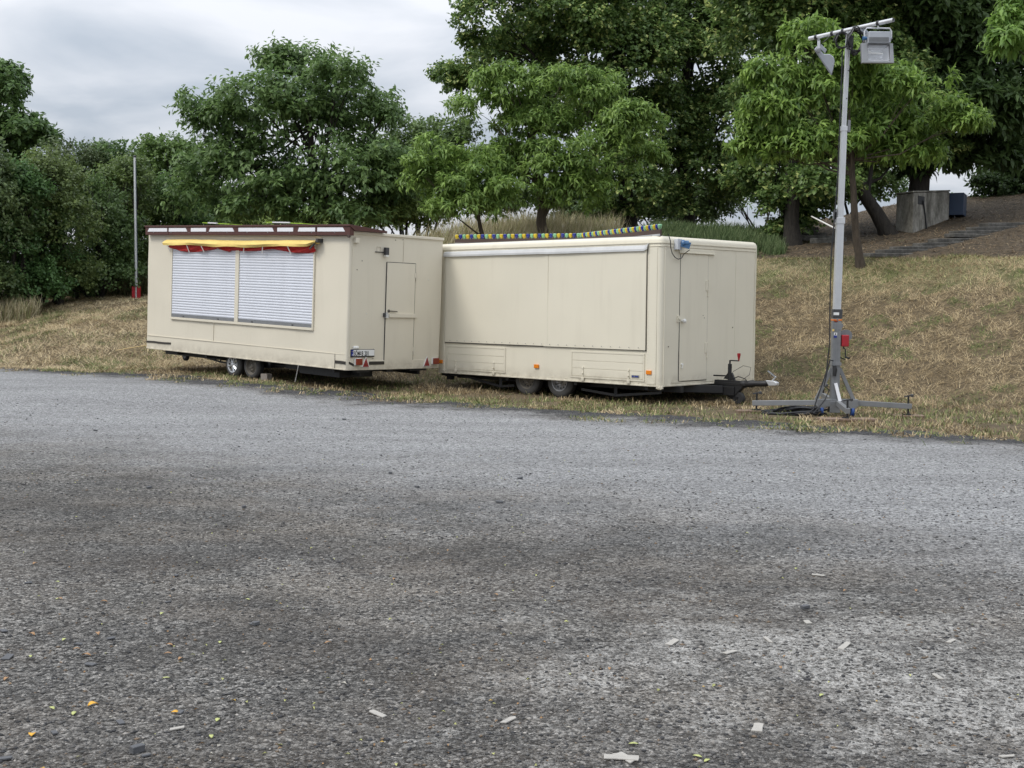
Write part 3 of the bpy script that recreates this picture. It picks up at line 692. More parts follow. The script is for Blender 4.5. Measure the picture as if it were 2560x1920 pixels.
# ---- trailer A: with roller shutters and number plate
def trailer_A():
    T = TA; sd_, am = 11.7, .010
    ro = T.root('snack_trailer', 'cream snack trailer with two white roller shutters under a rolled yellow awning', 'trailer')
    shell(LA, WA, HA, .035, .03, sd_, am).build('body', M_CREAM_A, ro, True)
    P1, P2, P3, P4 = Z(340, 540, 5.53), Z(700, 540, 5.53), Z(340, 780, 5.53), Z(700, 780, 5.267)
    N = lambda f, x, y, yy=0.: T.N(*f(x, y), yy); E = lambda f, x, y: T.E(*f(x, y))
    xl = N(P1, 512, 900)[0]; xr = N(P2, 468, 1000)[0]; xm0 = N(P1, 1385, 900)[0]; xm1 = N(P1, 1438, 900)[0]
    zb = N(P1, 508, 1400)[1]; zb2 = N(P2, 452, 1540)[1]; zb = (zb + zb2) / 2; zt = N(P1, 520, 400)[1]
    fr = MB().box(xl - .045, xl, -.03, .003, zb - .045, zt).box(xr, xr + .03, -.03, .003, zb - .045, zt).box(xm0 + .004, xm1 - .004, -.034, .003, zb, zt).box(xl, xr, -.034, .003, zb - .045, zb).box(xl - .045, xr + .03, -.03, .003, zt, zt + .04)
    fr.build('shutter_frame', M_CREAM_A, ro, bevel=.004)
    for nm, xa, xb in (('roller_shutter', xl, xm0 + .004), ('roller_shutter', xm1 - .004, xr)):
        sh = MB().box(xa + .002, xb - .002, -.010, .003, zb + .05, zt).build(nm, M_ALUD, ro)
        MB().box(xa + .004, xb - .004, -.022, -.011, zb + .002, zb + .058).build('bottom_rail', M_ALUD, sh)
        pitch = .0492; z0 = zb + .06; ms = None
        k = 0
        while z0 + pitch < zt + .001:
            if ms is None:
                prof = [(-.011, .0), (-.014, .004), (-.0185, .013), (-.020, .024), (-.0185, .035), (-.014, .0445), (-.011, .0475)]
                mb = MB(); kk = len(prof)
                for x in (xa + .004, xb - .004): mb.v += [(x, a, c) for a, c in prof]
                mb.f = [(i_, i_ + 1, i_ + 1 + kk, i_ + kk) for i_ in range(kk - 1)] + [tuple(range(kk)), tuple(range(kk, 2 * kk)), (0, kk - 1, 2 * kk - 1, kk)]
                ms = mb.build('slat', M_SHUT, sh, True); ms.location = (0, 0, z0)
            else: same(ms, 'slat', sh, (0, random.uniform(-.001, .001), z0))
            z0 += pitch; k += 1
        lk = MB()
        for q in (.2, .75): lk.box(xa + (xb - xa) * q - .02, xa + (xb - xa) * q + .02, -.03, -.02, zb + .015, zb + .035)
        lk.build('shutter_lock', M_DK, sh)
    # seams, skirt and sill
    MB().box(-LA + .04, -.04, -.010, .003, .265, .272).build('skirt_seam', M_CREAM_A, ro)
    MB().box(-LA + .02, -.02, -.012, .006, .0, .02).box(-.006, .012, .03, WA - .03, .0, .16).build('skirt', M_CREAM_A, ro, bevel=.004)
    for f, x, z0, z1 in ((P3, 1070, .28, zb - .06),):
        xx = N(f, x, 400)[0]; MB().box(xx, xx + .003, -.0085, .003, z0, z1).build('seam', M_CREAM_A, ro)
    MB().box(-.30, -.296, -.0115, .003, .02, .26).build('seam', M_RIMD, ro)
    MB().box(xl - .3, -.9, -.012, .003, HA - .115, HA - .108).box(-1.4, -.06, -.014, .003, HA - .095, HA - .088).build('top_seam', M_CREAM_A, ro)
    # tape on damaged corners
    def tapeN(pts, hgt, par=ro):
        mb = MB()
        for x, z in pts: mb.v += [(x, -.0125, z - hgt / 2), (x, -.0125, z + hgt / 2), (x, -.002, z - hgt / 2), (x, -.002, z + hgt / 2)]
        for k in range(len(pts) - 1): a = 4 * k; mb.f += [(a, a + 4, a + 5, a + 1), (a, a + 2, a + 6, a + 4), (a + 1, a + 5, a + 7, a + 3)]
        mb.f += [(0, 1, 3, 2), (a + 4, a + 5, a + 7, a + 6)]
        mb.build('black_tape', M_TAPE, par)
    tapeN([N(P3, x, y) for x, y in ((150, 407), (250, 412), (330, 424), (400, 430), (483, 434))], .036)
    tapeN([N(P4, x, y) for x, y in ((727, 655), (800, 661), (866, 672))], .05)
    mb = MB(); pts = [E(P4, x, y) for x, y in ((900, 675), (930, 690), (965, 708))]
    for y, z in pts: mb.v += [(.016, y, z - .012), (.016, y, z + .03), (.0, y, z - .012), (.0, y, z + .03)]
    for k in range(2): a = 4 * k; mb.f += [(a, a + 4, a + 5, a + 1), (a, a + 2, a + 6, a + 4), (a + 1, a + 5, a + 7, a + 3)]
    mb.build('black_tape', M_TAPE, ro)
    ya, za = E(P4, 1165, 690); yb, _ = E(P4, 1362, 690); MB().box(.010, .022, ya, yb, za - .005, za + .05).build('black_tape', M_TAPE, ro, bevel=.002)
    # brown fascia with white panels
    yf = -.10
    fz0 = N(P2, 965, 268, yf)[1]; fz1 = N(P2, 960, 140, yf)[1]; fx0 = N(P1, 130, 220, yf)[0]; fx1 = N(P2, 968, 200, yf)[0]
    fa = MB().box(fx0, fx1, yf, -.012, fz0, fz1).build('roof_fascia', M_BROWN, ro, bevel=.006)
    MB().prism([(yf - .02, fz1 + .03), (.72, HA + .04), (.72, HA + .006), (-.005, HA + .006), (yf - .02, fz1 + .002)], lambda u, v, hh: (hh, u, v), fx0 - .01, fx1 + .015).build('fascia_lid', M_BROWN, fa, bevel=.004)
    MB().lathe((fx1 - .03, yf + .02, fz0 - .01), (0, -1, 0), [(0, .03), (.03, .03), (.03, 0)], 12).build('fascia_bolt', M_BROWN2, fa)
    zz0, zz1 = fz0 + (fz1 - fz0) * .42, fz0 + (fz1 - fz0) * .86
    PN = [(P1, (165, 185, 432, 432)), (P1, (457, 457, 690, 710)), (P1, (762, 762, 970, 970)), (P1, (1010, 1030, 1335, 1360)), (P1, (1420, 1420, 1885, 1908)), (P1, (1957, 1957, 2175, 2175)), (P2, (250, 265, 488, 488)), (P2, (520, 520, 870, 900))]
    for f, q in PN:
        x = [N(f, v, 190, yf)[0] for v in q]
        MB().prism([(x[0], zz0), (x[3], zz0), (x[2], zz1), (x[1], zz1)], lambda u, v, hh: (u, hh, v), yf - .007, yf + .003).build('white_panel', M_PANEL, fa)
    for f, v in ((P1, 445), (P2, 500)):
        x = N(f, v, 190, yf)[0]; MB().box(x - .004, x + .004, yf - .005, yf, fz0, fz1).build('fascia_joint', M_BROWN2, fa)
    screwrow(fa, [(fx0 + .3 + k * .62, yf, fz0 + .045) for k in range(10)], .011, 'screw', M_ALUD)
    # boards left lying on the roof
    for x0, x1, mt in ((-4.35, -3.55, M_LIME), (-2.35, -1.35, M_LIME)):
        rb = MB().bar((x0, .25, HA + .162), (x1, .3, HA + .135), .5, .014).build('roof_board', mt, ro)
        MB().bar((x0 + .22, -.0, HA + .158), (x1 - .3, -.0, HA + .150), .03, .02).build('board_print', M_PANEL, rb)
    # awning roll
    y0 = -.125
    ax0 = N(P1, 380, 380, y0)[0]; ax1 = N(P2, 505, 340, y0)[0]
    zA0 = N(P1, 430, 315, y0)[1]
    mb = MB(); ns = 40
    for k in range(ns + 1):
        t = k / ns; x = ax0 + (ax1 - ax0) * t
        sag = .022 * math.sin(math.pi * min(1, t * 1.05)) + .01 * math.sin(t * 23) * (1 if .02 < t < .98 else 0)
        top = zA0 - .01 + .008 * math.sin(t * 9) + .006 * mnoise.noise(Vector((t * 14, 8, 0))); wd = .112 + sag * .9 - (.07 * (1 - min(1, (1 - t) / .05)))
        yo = .02 * math.sin(t * 17) + .018 * (mnoise.noise(Vector((t * 22, 3, 0))))
        for a, c in ((-.035, .0), (-.09, -.018), (y0 - .01 + yo * .4, -.05), (y0 - .03 + yo * .6, -wd * .62), (y0 - .012 - yo * .5, -wd + .3 * abs(yo)), (y0 + .03, -wd + .012), (-.06, -.06)):
            mb.v.append((x, a, top + c))
    for k in range(ns):
        for i_ in range(7): a = k * 7; mb.f.append((a + i_, a + (i_ + 1) % 7, a + 7 + (i_ + 1) % 7, a + 7 + i_))
    mb.f += [tuple(range(7)), tuple(range(ns * 7, ns * 7 + 7))]
    aw = mb.build('awning_roll', M_YEL, ro, True)
    mb = MB(); ns = 90
    for k in range(ns + 1):
        t = k / ns; x = ax0 + .1 + (ax1 - ax0 - .22) * t
        dep = .05 + .075 * abs(math.sin(t * math.pi * 2.6 + .25)) * (1.15 if t < .45 else .55 if t < .72 else 1.0)
        top = zA0 - .10 - .02 * math.sin(math.pi * t)
        for j in range(6):
            u = j / 5; mb.v.append((x, y0 + .05 + .022 * math.sin(u * 7 + t * 41) * (.4 + u) + .03 * u, top - dep * u))
    for k in range(ns):
        for j in range(5): a = k * 6 + j; mb.f.append((a, a + 1, a + 7, a + 6))
    vl = mb.build('awning_valance', M_RED, ro, True); sm = vl.modifiers.new('solid', 'SOLIDIFY'); sm.thickness = .006
    for t, dx in ((.17, .03), (.27, .06), (.56, -.06), (.68, -.07), (.83, .06), (.03, .03)):
        x = ax0 + (ax1 - ax0) * t; MB().bar((x, y0 - .005, zA0 - .11), (x + dx, y0 + .04, zA0 - .25), .022, .004, (0, 1, 0)).build('tie_strap', M_STRAP, aw)
    MB().bar((ax1 - .02, -.1, zA0 - .01), (ax1 - .16, -.14, zA0 - .16), .03, .02).box(ax1 - .03, ax1 + .02, -.12, -.0, zA0 - .05, zA0 + .02).build('awning_bracket', M_DK, aw)
    # end wall
    y0, z1 = E(P2, 1478, 640); y1, _ = E(P2, 1872, 660); z0 = E(P4, 1365, 690)[1]
    for q in ((y0 - .007, y0, z0, z1), (y1, y1 + .005, z0, z1), (y0, y1, z1, z1 + .007)):
        MB().box(-.004, .0115, *q).build('door_gap', M_BLACK if q[0] < y0 + .001 else M_RIMD, ro)
    dr = MB().box(-.004, .013, y0 + .003, y1 - .003, z0, z1 - .003).build('door', M_CREAM_A, ro, bevel=.003)
    yb0, zb0 = E(P2, 1490, 1375); yb1, zb1 = E(P2, 1870, 1385)
    MB().box(.012, .045, yb0, yb1 + .01, zb0 - .035, zb0 + .035).build('lock_bar', M_CREAM_A, dr, bevel=.004)
    yp, zp = E(P2, 1460, 1370)
    MB().box(.015, .05, yp - .025, yp + .03, zp - .05, zp + .01).tube([(.032, yp - .012, zp), (.032, yp - .012, zp + .05), (.032, yp + .016, zp + .05), (.032, yp + .016, zp)], .007, 6).build('padlock', M_ALU, dr, bevel=.003)
    MB().box(.0, .03, yp - .06, yp - .02, zp - .03, zp + .035).build('lock_staple', M_DK, ro)
    yh, zh = E(P2, 1495, 1312); MB().bar((.04, yh, zh), (.045, yh + .17, zh - .01), .02, .018).lathe((.012, yh, zh), (1, 0, 0), [(0, .028), (.008, .028), (.01, .014), (.03, .012), (.03, 0)], 12).build('door_handle', M_RIMD, dr, True)
    for f, x, y in ((P2, 1872, 830), (P4, 1748, 495)):
        a, c = E(f, x, y); MB().box(.008, .02, a - .03, a + .015, c - .03, c + .05).tube([(.022, a + .01, c - .09), (.022, a + .01, c + .07)], .012, 8).build('hinge', M_CREAM_A, dr)
    yy = E(P2, 1708, 400)[0]; MB().box(-.002, .0105, yy, yy + .004, z1 + .02, HA - .1).build('seam', M_CREAM_A, ro)
    MB().box(-.002, .012, .055, .07, .17, HA - .15).build('corner_bead', M_CREAM_A, ro)
    MB().box(-.01, .03, .02, WA - .01, HA - .045, HA + .004).build('roof_edge', M_CREAM_A, ro, bevel=.008)
    a, c = E(P2, 1045, 335); MB().box(.0, .07, a - .055, a + .035, c - .05, c + .045).build('junction_box', M_CREAM_A, ro, bevel=.012)
    a, c = E(P2, 1450, 500); lm = MB().box(.012, .075, a - .04, a + .035, c - .05, c + .08).box(.0, .02, a - .23, a - .03, c - .012, c + .002).build('door_lamp', M_DK, ro, bevel=.006)
    MB().box(.018, .073, a - .034, a + .029, c - .076, c - .048).build('lamp_lens', M_WHITE, lm)
    a, c = E(P2, 1370, 470); MB().box(.0, .009, a - .05, a - .042, c - .05, c + .05).box(.0, .009, a - .05, a + .04, c + .05, c + .058).box(.0, .009, a + .032, a + .04, c - .05, c + .05).build('paint_ghost', M_CREAM_A, ro)
    for f, x, y in ((P2, 1595, 333), (P2, 1698, 328), (P2, 1133, 620), (P2, 1063, 742), (P2, 1195, 1350), (P2, 2048, 882), (P4, 1225, 490), (P4, 1220, 612)):
        a, c = E(f, x, y); MB().lathe((.006, a, c), (1, 0, 0), [(0, .009), (.006, .007), (.007, 0)], 8).build('screw_head', M_RIMD if x < 1700 and y != 1350 else M_WHITE, ro)
    # number plate
    a0, c0 = E(P4, 920, 595); a1, c1 = E(P4, 1205, 507); a1 = a0 + .53; c1 = c0 + .132
    pl = MB().box(.012, .026, a0, a1, c0, c1).build('number_plate', M_INK, ro, bevel=.004)
    MB().box(.024, .030, a0 + .052, a1 - .008, c0 + .022, c1 - .008).build('plate_field', M_PLATE, pl)
    MB().box(.024, .0305, a0 + .008, a0 + .051, c0 + .022, c1 - .008).build('country_band', M_EU, pl)
    def text(body, size, ly, lz, sx_, mt, par, nm):
        cu = bpy.data.curves.new(nm, 'FONT'); cu.body = body; cu.size = size; cu.extrude = .0006; cu.offset = .0012
        to = bpy.data.objects.new(nm, cu); COL.objects.link(to); bpy.context.view_layer.update()
        me = bpy.data.meshes.new_from_object(to.evaluated_get(bpy.context.evaluated_depsgraph_get())); bpy.data.objects.remove(to)
        for v in me.vertices: x, y, z = v.co; v.co = (.0325 + z, ly + x * sx_, lz + y)
        me.name = nm; me.materials.clear(); me.materials.append(mt); o = bpy.data.objects.new(nm, me); COL.objects.link(o); o.parent = par
        return max(v.co.y for v in me.vertices)
    zc_ = c0 + .029
    e = text('SÖM', .108, a0 + .060, zc_ - .002, .60, M_INK, pl, 'plate_lettering')
    MB().lathe((.030, e + .021, zc_ + .056), (1, 0, 0), [(0, .011), (.002, .011), (.002, 0)], 14).lathe((.030, e + .021, zc_ + .022), (1, 0, 0), [(0, .014), (.002, .014), (.002, 0)], 14).build('plate_seal', M_DK, pl)
    e = text('B', .108, e + .040, zc_ - .002, .66, M_INK, pl, 'plate_lettering')
    text('201', .108, e + .026, zc_ - .002, .66, M_INK, pl, 'plate_lettering')
    text('D', .03, a0 + .02, zc_, .8, M_PLATE, pl, 'country_letter')
    text('* * *', .022, a0 + .014, zc_ + .055, .8, M_YEL, pl, 'country_stars')
    a, c = E(P4, 990, 470); MB().lathe((.01, a - .06, c), (0, 1, 0), [(0, .008), (.01, .03), (.11, .03), (.12, .008)], 12).build('plate_lamp', M_WHITE, ro, True)
    for x, y, w_ in ((1010, 653, .14), (2022, 643, .14)):
        a, c = E(P4, x, y); tl = MB().box(.01, .05, a - w_ / 2, a + w_ / 2, c - .06, c + .06).build('tail_lamp', M_WHITE, ro, bevel=.006)
        MB().box(.045, .085, a - w_ / 2 + .006, a + w_ / 2 - .006, c - .055, c + .055).build('lamp_lens', M_TAIL, tl, bevel=.008)
    for x, y in ((1117, 662), (1921, 652)):
        a, c = E(P4, x, y); tr = MB().prism([(a - .085, c - .085), (a + .085, c - .085), (a, c + .10)], lambda u, v, hh: (hh, u, v), .01, .028).build('warning_triangle', M_WHITE, ro)
        MB().prism([(a - .068, c - .076), (a + .068, c - .076), (a, c + .076)], lambda u, v, hh: (hh, u, v), .026, .033).build('triangle_reflector', M_REDR, tr)
        MB().prism([(a - .026, c - .025), (a + .026, c - .025), (a, c - .062)], lambda u, v, hh: (hh, u, v), .031, .035).build('triangle_centre', M_TAIL, tr)
    # running gear
    for (x, y, st) in ((-3.40, .10, 'hub'), (-2.825, .10, 'steel')):
        wz = float(ground_z(*T.world((x, .2, 0))[:2], False)); wz = (wz - T.world((x, .2, 0))[2])
        top = -.135; r = max(.2, top - wz + .012)
        wheel(ro, x, y, wz + .24 - .012, .24, .155, M_RIMD, st, wd=.15)
        w2 = wheel(ro, x, WA - .1, wz + .24 - .012, .24, .155, M_RIMD, 'steel', wd=.15); w2.rotation_euler = (0, 0, math.pi)
    ch = MB()
    for y in (.42, WA - .42): ch.box(-LA + .1, -.1, y - .03, y + .03, -.11, -.005)
    for x in (-5.2, -4.2, -2.2, -.4): ch.box(x - .03, x + .03, .05, WA - .05, -.06, -.004)
    ch.tube([(-3.4, .2, -.13), (-3.4, WA - .2, -.13)], .035).tube([(-2.825, .2, -.13), (-2.825, WA - .2, -.13)], .035).box(-3.6, -2.5, .3, WA - .3, -.14, -.04)
    ch.build('chassis', M_BLACK, ro)
    y = .3; q = lambda px, py: T.unp(*P3(px, py), 1, y)
    p0, p1, p2 = q(765, 578), q(1170, 690), q(1240, 705)
    tr = MB().bar((p0[0], y, -.02), (p1[0], y, p1[2]), .03, .03).bar((p1[0], y, p1[2]), (-3.55, y, p2[2]), .03, .03)
    for k in range(6):
        t = .2 + .8 * k / 5; x = p0[0] + (p1[0] - p0[0]) * t; tr.bar((x, y, -.01), (x, y, -.02 + (p1[2] + .02) * t), .022, .022)
    tr.bar((p0[0] + .55, y, -.075), (p1[0], y, -.085), .02, .02); tr.build('underframe_truss', M_BLACK, ro)
    j = T.unp(*P3(690, 608), 1, .5)
    jp = MB().box(j[0] - .03, j[0] + .10, .47, .53, j[2] + .04, -.005).build('jockey_bracket', M_BLACK, ro)
    MB().lathe((j[0], .47, j[2]), (0, 1, 0), [(0, .05), (.0, .085), (.01, .095), (.05, .095), (.06, .085), (.06, 0)], 24).build('jockey_wheel', M_RUBBER, jp, True)
    MB().lathe((j[0], .462, j[2]), (0, 1, 0), [(.012, .052), (0, .045), (.006, .02), (.0, .0)], 18).build('jockey_hub', M_ALUD, jp, True)
    MB().box(-1.45, -.35, .15, .9, -.15, -.02).box(-1.9, -1.5, .2, .7, -.10, -.01).build('belly_box', M_BLACK, ro)
    MB().box(-.12, -.02, .25, .55, -.045, -.003).box(-.14, -.04, .95, 1.1, -.05, -.003).box(-.14, -.03, 1.5, 1.9, -.04, -.003).build('rear_bracket', M_BLACK, ro)
    lead = [T.unp(*P3(x, y), 1, .05) for x, y in ((360, 533), (420, 553), (520, 566), (600, 566))]
    MB().tube(lead, .006, 5).build('loose_lead', M_CABLE, ro)
    p = T.unp(*P4(240, 702), 1, -.012); gq = T.world((p[0] - .1, -.03, -.36))
    MB().tube([(p[0], -.006, .01), (p[0] - .03, -.008, -.12), (p[0] - .08, -.01, -.30)], .005, 5).build('hanging_wire', M_STRAP, ro)
    return ro
trailer_A()

# ------------------------------------------------------------------ lamp mast
def mast():
    Y0 = 18.35; B0 = Z(1840, 860, 4.608); B1 = Z(1980, 20, 7.373); B2 = Z(2000, 700, 8.295)
    c = WP(2087, 1015, Y0); gz = float(ground_z(c[0], c[1], False)); org = (c[0], c[1], gz)
    ro = thing('lamp_mast', 'telescopic aluminium lamp mast with two floodlights on a tripod base', 'lamp mast', org)
    bd = lambda mb, nm, mt, par=ro, **k: mb.build(nm, mt, par, org=org, **k)
    W = lambda px, py, Y=Y0: Vector(WP(px, py, Y))
    # mast sections
    secs = [((2085, 1024), (2091, 795), .118, M_ALUD), ((2091, 800), (2100, 552), .100, M_ALU), ((2100, 560), (2110, 322), .078, M_ALU), ((2109, 330), (2121, 80), .060, M_ALU)]
    for (a, b, wd, mt) in secs:
        p, q = W(*a), W(*b); d = (q - p)
        s_ = MB().bar(p, q, wd, wd, (0, 1, 0)); bd(s_, 'mast_section', mt, bevel=.006)
        last = bpy.data.objects[-1] if False else None
        fl = MB().bar(p + Vector((0, -wd / 2 - .003, 0)), q + Vector((0, -wd / 2 - .003, 0)), wd * .16, .006, (0, 1, 0)); bd(fl, 'mast_rib', mt)
    for (px, py, wd, hh, mt) in ((2092, 784, .132, .125, M_DK), (2091, 800, .128, .02, M_ORANGE), (2091, 816, .126, .10, M_ALUD), (2100, 552, .118, .09, M_ALU), (2109, 322, .092, .07, M_ALU)):
        p = W(px, py); bd(MB().box(p.x - wd / 2, p.x + wd / 2, Y0 - wd / 2, Y0 + wd / 2, p.z - hh / 2, p.z + hh / 2), 'mast_collar', mt, bevel=.004)
    def sticker(px0, py0, px1, py1, mt, yy=Y0 - .072, nm='label'):
        p, q = W(px0, py1, yy), W(px1, py0, yy); bd(MB().box(p.x, q.x, yy - .001, yy + .012, p.z, q.z), nm, mt)
    sticker(2000 + 697 / 8.295, 700 + 672 / 8.295, 2000 + 812 / 8.295, 700 + 728 / 8.295, M_PLATE)
    sticker(2000 + 712 / 8.295, 700 + 843 / 8.295, 2000 + 785 / 8.295, 700 + 870 / 8.295, M_TAIL, Y0 - .066)
    sticker(2000 + 703 / 8.295, 700 + 1093 / 8.295, 2000 + 770 / 8.295, 700 + 1148 / 8.295, M_PLATE, Y0 - .0665)
    sticker(2000 + 705 / 8.295, 700 + 1150 / 8.295, 2000 + 765 / 8.295, 700 + 1195 / 8.295, M_EU, Y0 - .0665)
    sticker(2000 + 722 / 8.295, 700 + 1106 / 8.295, 2000 + 752 / 8.295, 700 + 1138 / 8.295, M_DK, Y0 - .0672)
    sticker(2000 + 672 / 8.295, 700 + 1020 / 8.295, 2000 + 712 / 8.295, 700 + 1062 / 8.295, M_YEL, Y0 - .0665)
    for px, py in ((2121, 176), (2117, 246)):
        p = W(px, py, Y0 - .036); bd(MB().lathe(p, (0, 1, 0), [(0, 0), (0, .008), (.01, .008)], 8), 'bolt_hole', M_BLACK)
    p = W(2062, 990); 
    for a, b in (((2089, 556), (2090, 524)), ((2086, 548), (2087, 530))):
        bd(MB().bar(W(*a, Y0), W(*b, Y0), .03, .05), 'pulley_cheek', M_ALUD)
    bd(MB().bar(W(2122, 330, Y0), W(2123, 300, Y0), .015, .04), 'pulley_cheek', M_ALUD)
    # hub and tripod legs
    hz = W(2087, 1007).z; hx = W(2087, 1007).x
    bd(MB().box(hx - .27, hx + .32, Y0 - .07, Y0 + .07, hz - .055, hz + .055).box(hx - .085, hx + .06, Y0 - .075, Y0 + .075, hz - .14, hz + .03), 'base_hub', M_ALUD, bevel=.006)
    ends = [W(1882, 1007.5, 18.85), W(2279, 1016, 18.3), W(2120, 1028, 17.45), Vector((hx + .1, Y0 + 1.15, hz + .03))]
    st = [Vector((hx - .24, Y0, hz)), Vector((hx + .30, Y0, hz)), Vector((hx + .03, Y0 - .06, hz)), Vector((hx + .03, Y0 + .07, hz))]
    feet = [W(1889, 1024, 18.83), W(2269, 1040, 18.25), W(2114.5, 1049, 17.5), None]
    boards = []
    for k, (a, b) in enumerate(zip(st, ends)):
        lg = bd(MB().bar(a, b, .06, .075), 'outrigger_leg', M_ALUD, bevel=.004)
        fx, fy = b.x + (a.x - b.x) * .06, b.y + (a.y - b.y) * .06
        gg = float(ground_z(fx, fy)); top = gg + .035
        bd(MB().tube([(fx, fy, top + .012), (fx, fy, b.z + .15)], .014, 10).lathe((fx, fy, top), (0, 0, 1), [(0, 0), (0, .07), (.012, .07), (.02, .02)], 16), 'jack_foot', M_BLACK, lg, smooth=True)
        bd(MB().bar((fx - .06, fy, b.z + .14), (fx + .06, fy, b.z + .16), .02, .02).lathe((fx + .05, fy, b.z + .13), (0, 0, 1), [(0, 0), (.01, .025), (.04, .025), (.05, 0)], 10), 'jack_handle', M_DK, lg)
        boards.append((fx, fy, top))
    for dx, yy in ((-.27, 0), (.27, 0)):
        bd(MB().bar((hx + dx, Y0, hz + .04), (hx + dx * .2, Y0, hz + .50), .04, .05), 'brace', M_ALUD)
    bd(MB().bar(W(2100, 1003, Y0 - .11), W(2089, 958, Y0 - .075), .045, .02, (0, 1, 0)), 'brace', M_PANEL)
    # castors
    for px, py in ((2053, 1030), (2130, 1031)):
        p = W(px, py, Y0 - .02); r = .075; z = float(ground_z(p.x, p.y)) + r - .012
        cs = bd(MB().bar((p.x - .035, p.y, hz - .05), (p.x - .035, p.y, z), .012, .06, (0, 1, 0)).bar((p.x + .035, p.y, hz - .05), (p.x + .035, p.y, z), .012, .06, (0, 1, 0)).box(p.x - .05, p.x + .05, p.y - .05, p.y + .05, hz - .075, hz - .05), 'castor', M_ALUD)
        bd(MB().lathe((p.x - .022, p.y, z), (1, 0, 0), [(0, 0), (0, r - .02), (.006, r), (.038, r), (.044, r - .02), (.044, 0)], 20), 'castor_wheel', M_WBLUE, cs, smooth=True)
    # winch on the right side of the mast
    a = W(2000 + 860 / 8.295, 700 + 1380 / 8.295, Y0 - .05); b = W(2000 + 1010 / 8.295, 700 + 1140 / 8.295, Y0 - .05)
    wi = bd(MB().box(a.x, b.x, Y0 - .09, Y0 + .02, a.z, b.z), 'winch', M_WINCH, bevel=.012)
    bd(MB().lathe(((a.x + b.x) / 2 + .04, Y0 + .04, b.z - .01), (0, 1, 0), [(0, 0), (0, .085), (.012, .085), (.012, .03), (.05, .03), (.05, .085), (.06, .085), (.06, 0)], 24), 'cable_drum', M_ALUD, wi, smooth=True)
    bd(MB().box(a.x - .025, a.x + .002, Y0 - .05, Y0 + .03, a.z + .01, a.z + .12), 'winch_mount', M_BLACK, wi)
    q = [W(2000 + x / 8.295, 700 + y / 8.295, Y0 - .07) for x, y in ((905, 1385), (905, 1420), (940, 1430), (945, 1600))]
    bd(MB().tube(q, .011, 8).tube([q[3], q[3] + Vector((.02, -.12, -.01))], .014, 8).bar(W(2100, 893, Y0 - .03), W(2112, 899, Y0 - .03), .015, .015), 'winch_crank', M_BLACK, wi, smooth=True)
    bd(MB().lathe(W(2000 + 850 / 8.295, 700 + 945 / 8.295, Y0 - .05), (0, 1, 0), [(0, 0), (0, .035), (.03, .035), (.03, 0)], 16), 'fixing_eye', M_ALUD, smooth=True)
    # black socket and lead hanging on the mast
    bd(MB().tube([W(2087, 914, Y0 - .085), W(2088, 925, Y0 - .09), W(2086, 940, Y0 - .09)], [.022, .03, .024], 10), 'hanging_plug', M_BLACK, smooth=True)
    bd(MB().box(hx - .075, hx + .06, Y0 - .08, Y0 + .07, W(2085, 913).z, W(2085, 905).z), 'mast_clamp', M_ALUD)
    cab = [W(1980 + 930 / 7.373, 20 + 790 / 7.373, Y0 - .1), W(2102, 250, Y0 - .06), W(2094, 450, Y0 - .06), W(2078, 640, Y0 - .09), W(2075, 760, Y0 - .1), W(2074, 860, Y0 - .1), W(2066, 930, Y0 - .12), W(2045, 990, Y0 - .15), W(2034, 1022, Y0 - .2)]
    bd(MB().tube(cab, .009, 6), 'mast_cable', M_CABLE, smooth=True)
    bd(MB().tube([W(2083, 902, Y0 - .09), W(2075, 900, Y0 - .11), W(2070, 920, Y0 - .12), W(2060, 965, Y0 - .14), W(2073, 975, Y0 - .1), W(2062, 1000, Y0 - .14), W(2046, 1020, Y0 - .2), W(2034, 1033, Y0 - .25)], .010, 6), 'mast_cable', M_CABLE, smooth=True)
    # crossbar, right end towards the lot
    yl, yr = Y0 + .55, Y0 - .62
    L_, R2 = W(2023.4, 96.6, yl), W(2233.6, 49.8, yr)
    cb = MB(); d = (R2 - L_).normalized()
    cb.tube([L_, R2], .029, 16, caps=False).tube([R2, L_], .024, 16, caps=False); bd(cb, 'crossbar', M_ALU, smooth=True)
    for t in (.09, .29, .42, .56, .83):
        p = L_ + (R2 - L_) * t; bd(MB().tube([p - d * .02, p + d * .02], .036, 12), 'tape_wrap', M_CABLE, smooth=True)
    pm = L_ + (R2 - L_) * .52; q = W(2121, 82)
    bd(MB().bar(q, (q.x, q.y, pm.z + .02), .05, .05).bar((q.x, q.y, pm.z - .02), (pm.x, pm.y, pm.z - .02), .04, .04), 'bar_clamp', M_ALU)
    # coiled lead under the crossbar
    cc = W(2139, 102, Y0 - .15); pts = []
    for k in range(150):
        a = k * .42; r1, r2 = .10 + .02 * math.sin(k * 1.7), .17 + .025 * math.sin(k * .9)
        pts.append(cc + Vector((r1 * math.cos(a), .07 * math.sin(k * .37), r2 * math.sin(a))))
    bd(MB().tube(pts, .008, 5), 'coiled_lead', M_CABLE, smooth=True)
    c2 = W(2105, 95, Y0 + .0); pts = [c2 + Vector((.09 * math.cos(k * .45) + .02 * math.sin(k), .04 * math.sin(k * .3), .11 * math.sin(k * .45) - .03)) for k in range(50)]
    bd(MB().tube(pts, .008, 5), 'coiled_lead', M_CABLE, smooth=True)
    bd(MB().box(cc.x - .09, cc.x - .01, cc.y + .06, cc.y + .17, cc.z - .09, cc.z + .09), 'ballast_box', M_DK, bevel=.01)
    bd(MB().bar(cc + Vector((.04, 0, .16)), cc + Vector((.16, 0, .10)), .10, .05), 'ballast_box', M_LAMP, bevel=.01)
